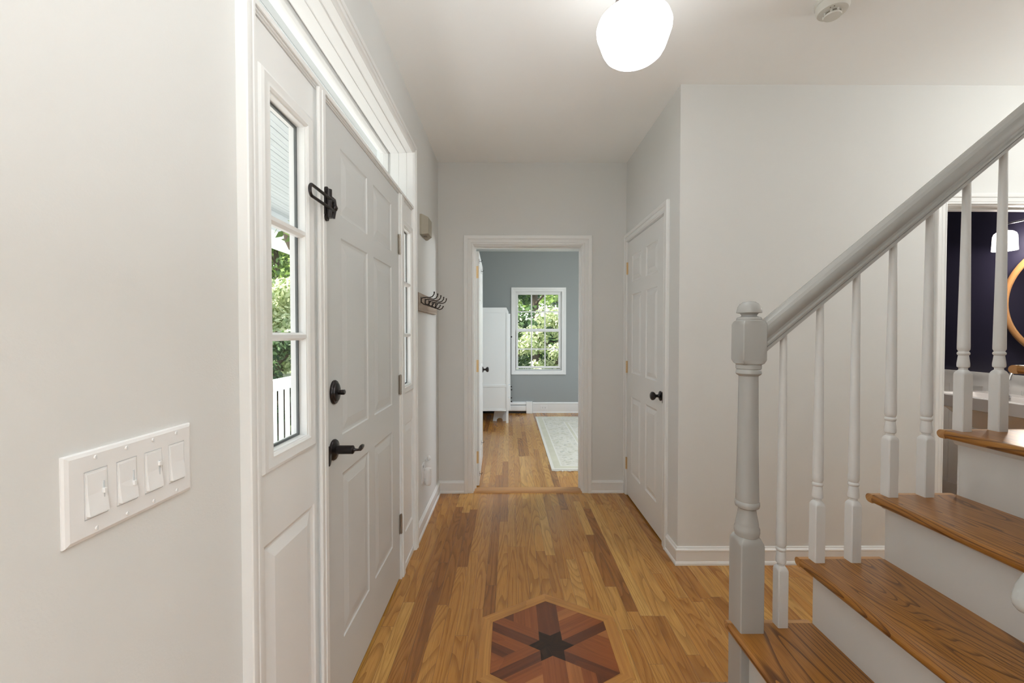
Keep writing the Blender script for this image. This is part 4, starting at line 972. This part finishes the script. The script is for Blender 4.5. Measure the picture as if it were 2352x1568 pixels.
# ------------------------------------------------------------ porch and garden
DZ = -0.12
mb = MB(); mb.box((-2.62, -3.4, DZ - 0.1), (-0.81, 7.2, DZ))
struct(mb.build('floor_porch', M['deck']))
mb = MB(); y = None; x = -0.81
while x > -2.2:
    mb.box((x - 0.0795, -3.4, 2.47), (x, 7.2, 2.50)); mb.box((x - 0.047, -3.4, 2.4685), (x - 0.042, 7.2, 2.4705), 1); x -= 0.0835
mb.box((-2.75, -3.4, 2.50), (-0.81, 7.2, 2.60))
struct(mb.build('ceiling_porch', [M['porch_ceiling'], M['greypaint']]))
mb = MB(); mb.box((-2.62, -3.4, 2.31), (-2.20, 7.2, 2.50)); mb.box((-2.66, -3.4, 2.285), (-2.18, 7.2, 2.315)); mb.box((-2.75, -3.4, 2.50), (-2.6, 7.2, 2.75)); struct(mb.build('trim_7', M['ext']))
mb = MB(); wallbox(mb, 0, -0.81, -0.781, -3.3, 7.15, -0.1, 2.6, [(0.93, 2.58, -0.1, 2.45)]); struct(mb.build('wall_siding', M['ext']))
pr = root('porch_railing', (-2.48, 4.5, DZ), 'white porch railing with square pickets seen through the near sidelight', 'porch railing')
mb = MB(); mb.box((-2.54, 1.0, 0.800), (-2.44, 7.2, 0.838)); mb.box((-2.515, 1.0, 0.72), (-2.465, 7.2, 0.80)); tr_ = mb.build('top_rail', M['ext'])
mb = MB(); mb.box((-2.51, 1.0, -0.02), (-2.47, 7.2, 0.04)); br_ = mb.build('bottom_rail', M['ext'])
adopt(pr, tr_, br_); y = 1.05
while y < 7.1:
    mb = MB(); mb.box((-2.507, y - 0.019, 0.03), (-2.473, y + 0.019, 0.73)); adopt(pr, mb.build('picket', M['ext'])); y += 0.130
for y in (1.0, 7.15):
    mb = MB(); mb.box((-2.56, y - 0.07, DZ), (-2.42, y + 0.07, 2.31)); adopt(pr, mb.build('post', M['ext']))

def leafmat(name, c1, c2, tr=0.35):
    m = bpy.data.materials.new(name); m.use_nodes = True; n = m.node_tree.nodes; l = m.node_tree.links; b = n['Principled BSDF']
    at = n.new('ShaderNodeAttribute'); at.attribute_name = 'tone'
    mx = n.new('ShaderNodeMix'); mx.data_type = 'RGBA'; mx.inputs[6].default_value = c1; mx.inputs[7].default_value = c2; l.new(at.outputs['Fac'], mx.inputs[0])
    l.new(mx.outputs[2], b.inputs['Base Color']); b.inputs['Roughness'].default_value = 0.45
    t = n.new('ShaderNodeBsdfTranslucent'); l.new(mx.outputs[2], t.inputs[0])
    ms = n.new('ShaderNodeMixShader'); ms.inputs[0].default_value = tr; l.new(b.outputs[0], ms.inputs[1]); l.new(t.outputs[0], ms.inputs[2]); l.new(ms.outputs[0], n['Material Output'].inputs[0])
    return m
M['leaf_a'] = leafmat('maple_leaves', srgb(84, 116, 54), srgb(170, 196, 104)); M['leaf_b'] = leafmat('dark_leaves', srgb(38, 66, 42), srgb(96, 126, 70)); M['leaf_c'] = leafmat('shrub_leaves', srgb(120, 142, 84), srgb(236, 240, 200))
def foliage(name, clumps, nleaf, size, mat, seed, parent=None):
    rnd = random.Random(seed); verts, faces, tones = [], [], []
    tot = sum(c[3] ** 2 for c in clumps)
    for (cx, cy, cz, r_) in clumps:
        for _ in range(max(8, int(nleaf * r_ * r_ / tot))):
            d = Vector((rnd.gauss(0, 1), rnd.gauss(0, 1), rnd.gauss(0, 1))).normalized() * r_ * (rnd.random() ** 0.35)
            p = Vector((cx, cy, cz)) + Vector((d.x, d.y, d.z * 0.75))
            nrm = (d.normalized() + Vector((rnd.uniform(-1, 1), rnd.uniform(-1, 1), rnd.uniform(-0.2, 1.4)))).normalized()
            t = nrm.cross(Vector((rnd.uniform(-1, 1), rnd.uniform(-1, 1), rnd.uniform(-1, 1)))).normalized(); b = nrm.cross(t)
            s = size * rnd.uniform(0.6, 1.3); k = len(verts)
            verts += [p - t * s, p + b * s * 0.45 - t * s * 0.1, p + t * s, p - b * s * 0.45 - t * s * 0.1]
            faces.append((k, k + 1, k + 2, k + 3)); tones.append(rnd.random())
    me = bpy.data.meshes.new(name); me.from_pydata(verts, [], faces); me.update()
    at = me.attributes.new('tone', 'FLOAT', 'FACE'); at.data.foreach_set('value', tones)
    me.materials.append(mat); o = bpy.data.objects.new(name, me); sc.collection.objects.link(o)
    return o
def tree(loc, h, rad, mat, label, seed, n=9000, size=0.09, low=0.25, cat='tree', group=None):
    rnd = random.Random(seed); x, y, z = loc
    o = root('leafy_tree', loc, label, cat, group)
    mb = MB(); top = z + h * 0.75
    mb.tube([(x, y, z), (x + 0.1, y, z + h * 0.3), (x - 0.1, y + 0.1, z + h * 0.55), (x, y, top)], 0.1, 10, rs=[0.20, 0.15, 0.11, 0.04]); tk = mb.build('trunk', M['bark'], smooth=60)
    mb = MB(); cl = []
    for i in range(26):
        a_ = rnd.uniform(0, 2 * math.pi); hh = rnd.uniform(low, 1.0); rr = rad * math.sqrt(max(0.05, 1 - (2 * (hh - low) / (1 - low) - 0.85) ** 2 * 0.45)) * rnd.uniform(0.25, 0.95)
        c = (x + rr * math.cos(a_), y + rr * math.sin(a_), z + h * hh); cl.append((*c, rnd.uniform(0.55, 0.95) * rad * 0.42))
        if i < 10: mb.tube([(x, y, z + h * max(0.2, hh - 0.2)), c], 0.03, 6, rs=[0.05, 0.015])
    br = mb.build('branches', M['bark'])
    fo = foliage('foliage', cl, n, size, mat, seed + 1)
    adopt(o, tk, br, fo); return o
mb = MB(); mb.box((-60, -40, -0.9), (60, 70, -0.7)); g = mb.build('ground_lawn', M['grass']); struct(g)
M['bounce_slab'] = paint('pale_bounce_surface', (0.66, 0.66, 0.65), 0.9, 0.3, 40, mottle=0.08)  # pale surface for the added bounce slab
mb = MB(); mb.box((-10, -8, -0.72), (-3.0, 4.6, -0.68)); struct(mb.build('ground_bounce_slab', M['bounce_slab']))  # unseen slab added to bounce sunlight through the transom onto the ceiling
tree((-7.5, 13.4, -0.7), 3.7, 2.0, M['leaf_c'], 'sunlit tree with pale green leaves outside the near sidelight', 21, 10000, 0.11)
tree((-11.6, 21.0, -0.7), 11.0, 3.8, M['leaf_a'], 'tall dark tree behind the pale tree beyond the porch', 22, 12000, 0.16, 0.2)
tree((-4.7, 8.5, -0.7), 1.9, 1.0, M['leaf_b'], 'low dark shrub behind the porch railing', 23, 6000, 0.06, 0.05, 'shrub')
tree((1.0, 16.8, -0.7), 8.5, 3.0, M['leaf_b'], 'tall dark tree with visible trunk beyond the bedroom window', 32, 15000, 0.12, 0.10)
tree((3.4, 25.5, -0.7), 12.0, 3.9, M['leaf_a'], 'farther tree showing behind the dark tree beyond the bedroom window', 33, 9000, 0.16, 0.10)
tree((0.0, 9.2, -0.7), 2.2, 0.85, M['leaf_c'], 'bright sunlit bush low at left outside the bedroom window', 34, 6000, 0.06, 0.05, 'shrub')
tree((1.45, 11.9, -0.7), 2.6, 1.1, M['leaf_c'], 'bright sunlit bush low at right outside the bedroom window', 35, 6000, 0.07, 0.05, 'shrub')
tree((-19.0, 31.5, -0.7), 14, 4.5, M['leaf_b'], 'distant dark tree seen past the porch beam', 36, 9000, 0.25, 0.05)
hp = root('hanging_fern', (-1.63, 3.22, 2.2), 'green leafy hanging plant under the porch beam', 'hanging plant')
mb = MB(); mb.tube([(-1.63, 3.28, 2.47), (-1.63, 3.28, 2.12)], 0.003, 6); mb.lathe([(0.08, 1.98), (0.11, 2.05), (0.12, 2.12)], (-1.63, 3.28, 0), 20); hp1 = mb.build('basket', M['bark'])
hp2 = foliage('fronds', [(-1.66, 3.24, 2.10, 0.13)], 34, 0.05, M['leaf_a'], 77); adopt(hp, hp1, hp2)

# ------------------------------------------------------------ stair lamp, added fill lights, portals
lamp('stair_lamp', 'POINT', (3.2, 1.3, 2.35), 26, (0.96, 0.97, 0.94), shadow_soft_size=0.12)
lamp('entry_fill_light', 'POINT', (0.1, -0.9, 1.2), 9, (0.94, 0.98, 1.0), shadow_soft_size=0.15)  # added fill behind the camera, stands for no known fixture
lamp('ceiling_fill_light', 'AREA', (0.8, -0.8, 1.4), 66, (0.94, 0.98, 1.0), rot=(R(180), 0, 0), size=0.35)  # added upward fill to brighten the ceiling, no fixture there
lamp('bedroom_fill_light', 'POINT', (1.7, 4.2, 2.0), 60, (0.93, 0.97, 1.0), shadow_soft_size=0.15)  # unseen fill added to brighten the bedroom wall and wardrobe
def portal(loc, rot, sx, sy):
    o = lamp('window_portal', 'AREA', loc, 1.0, rot=rot, shape='RECTANGLE', size=sx, size_y=sy); o.data.cycles.is_portal = True; return o
portal((2.25, -3.35, 1.4), (R(90), 0, 0), 2.7, 2.0)  # portal at the added rear opening
portal((BX1 + 0.06, 5.3, 1.45), (R(90), 0, R(90)), 2.2, 1.5)
portal((0.488, BY1 + 0.12, 1.38), (R(-90), 0, 0), 0.78, 1.31)
portal((-0.79, 1.755, 1.2), (R(90), 0, R(-90)), 1.62, 2.36)
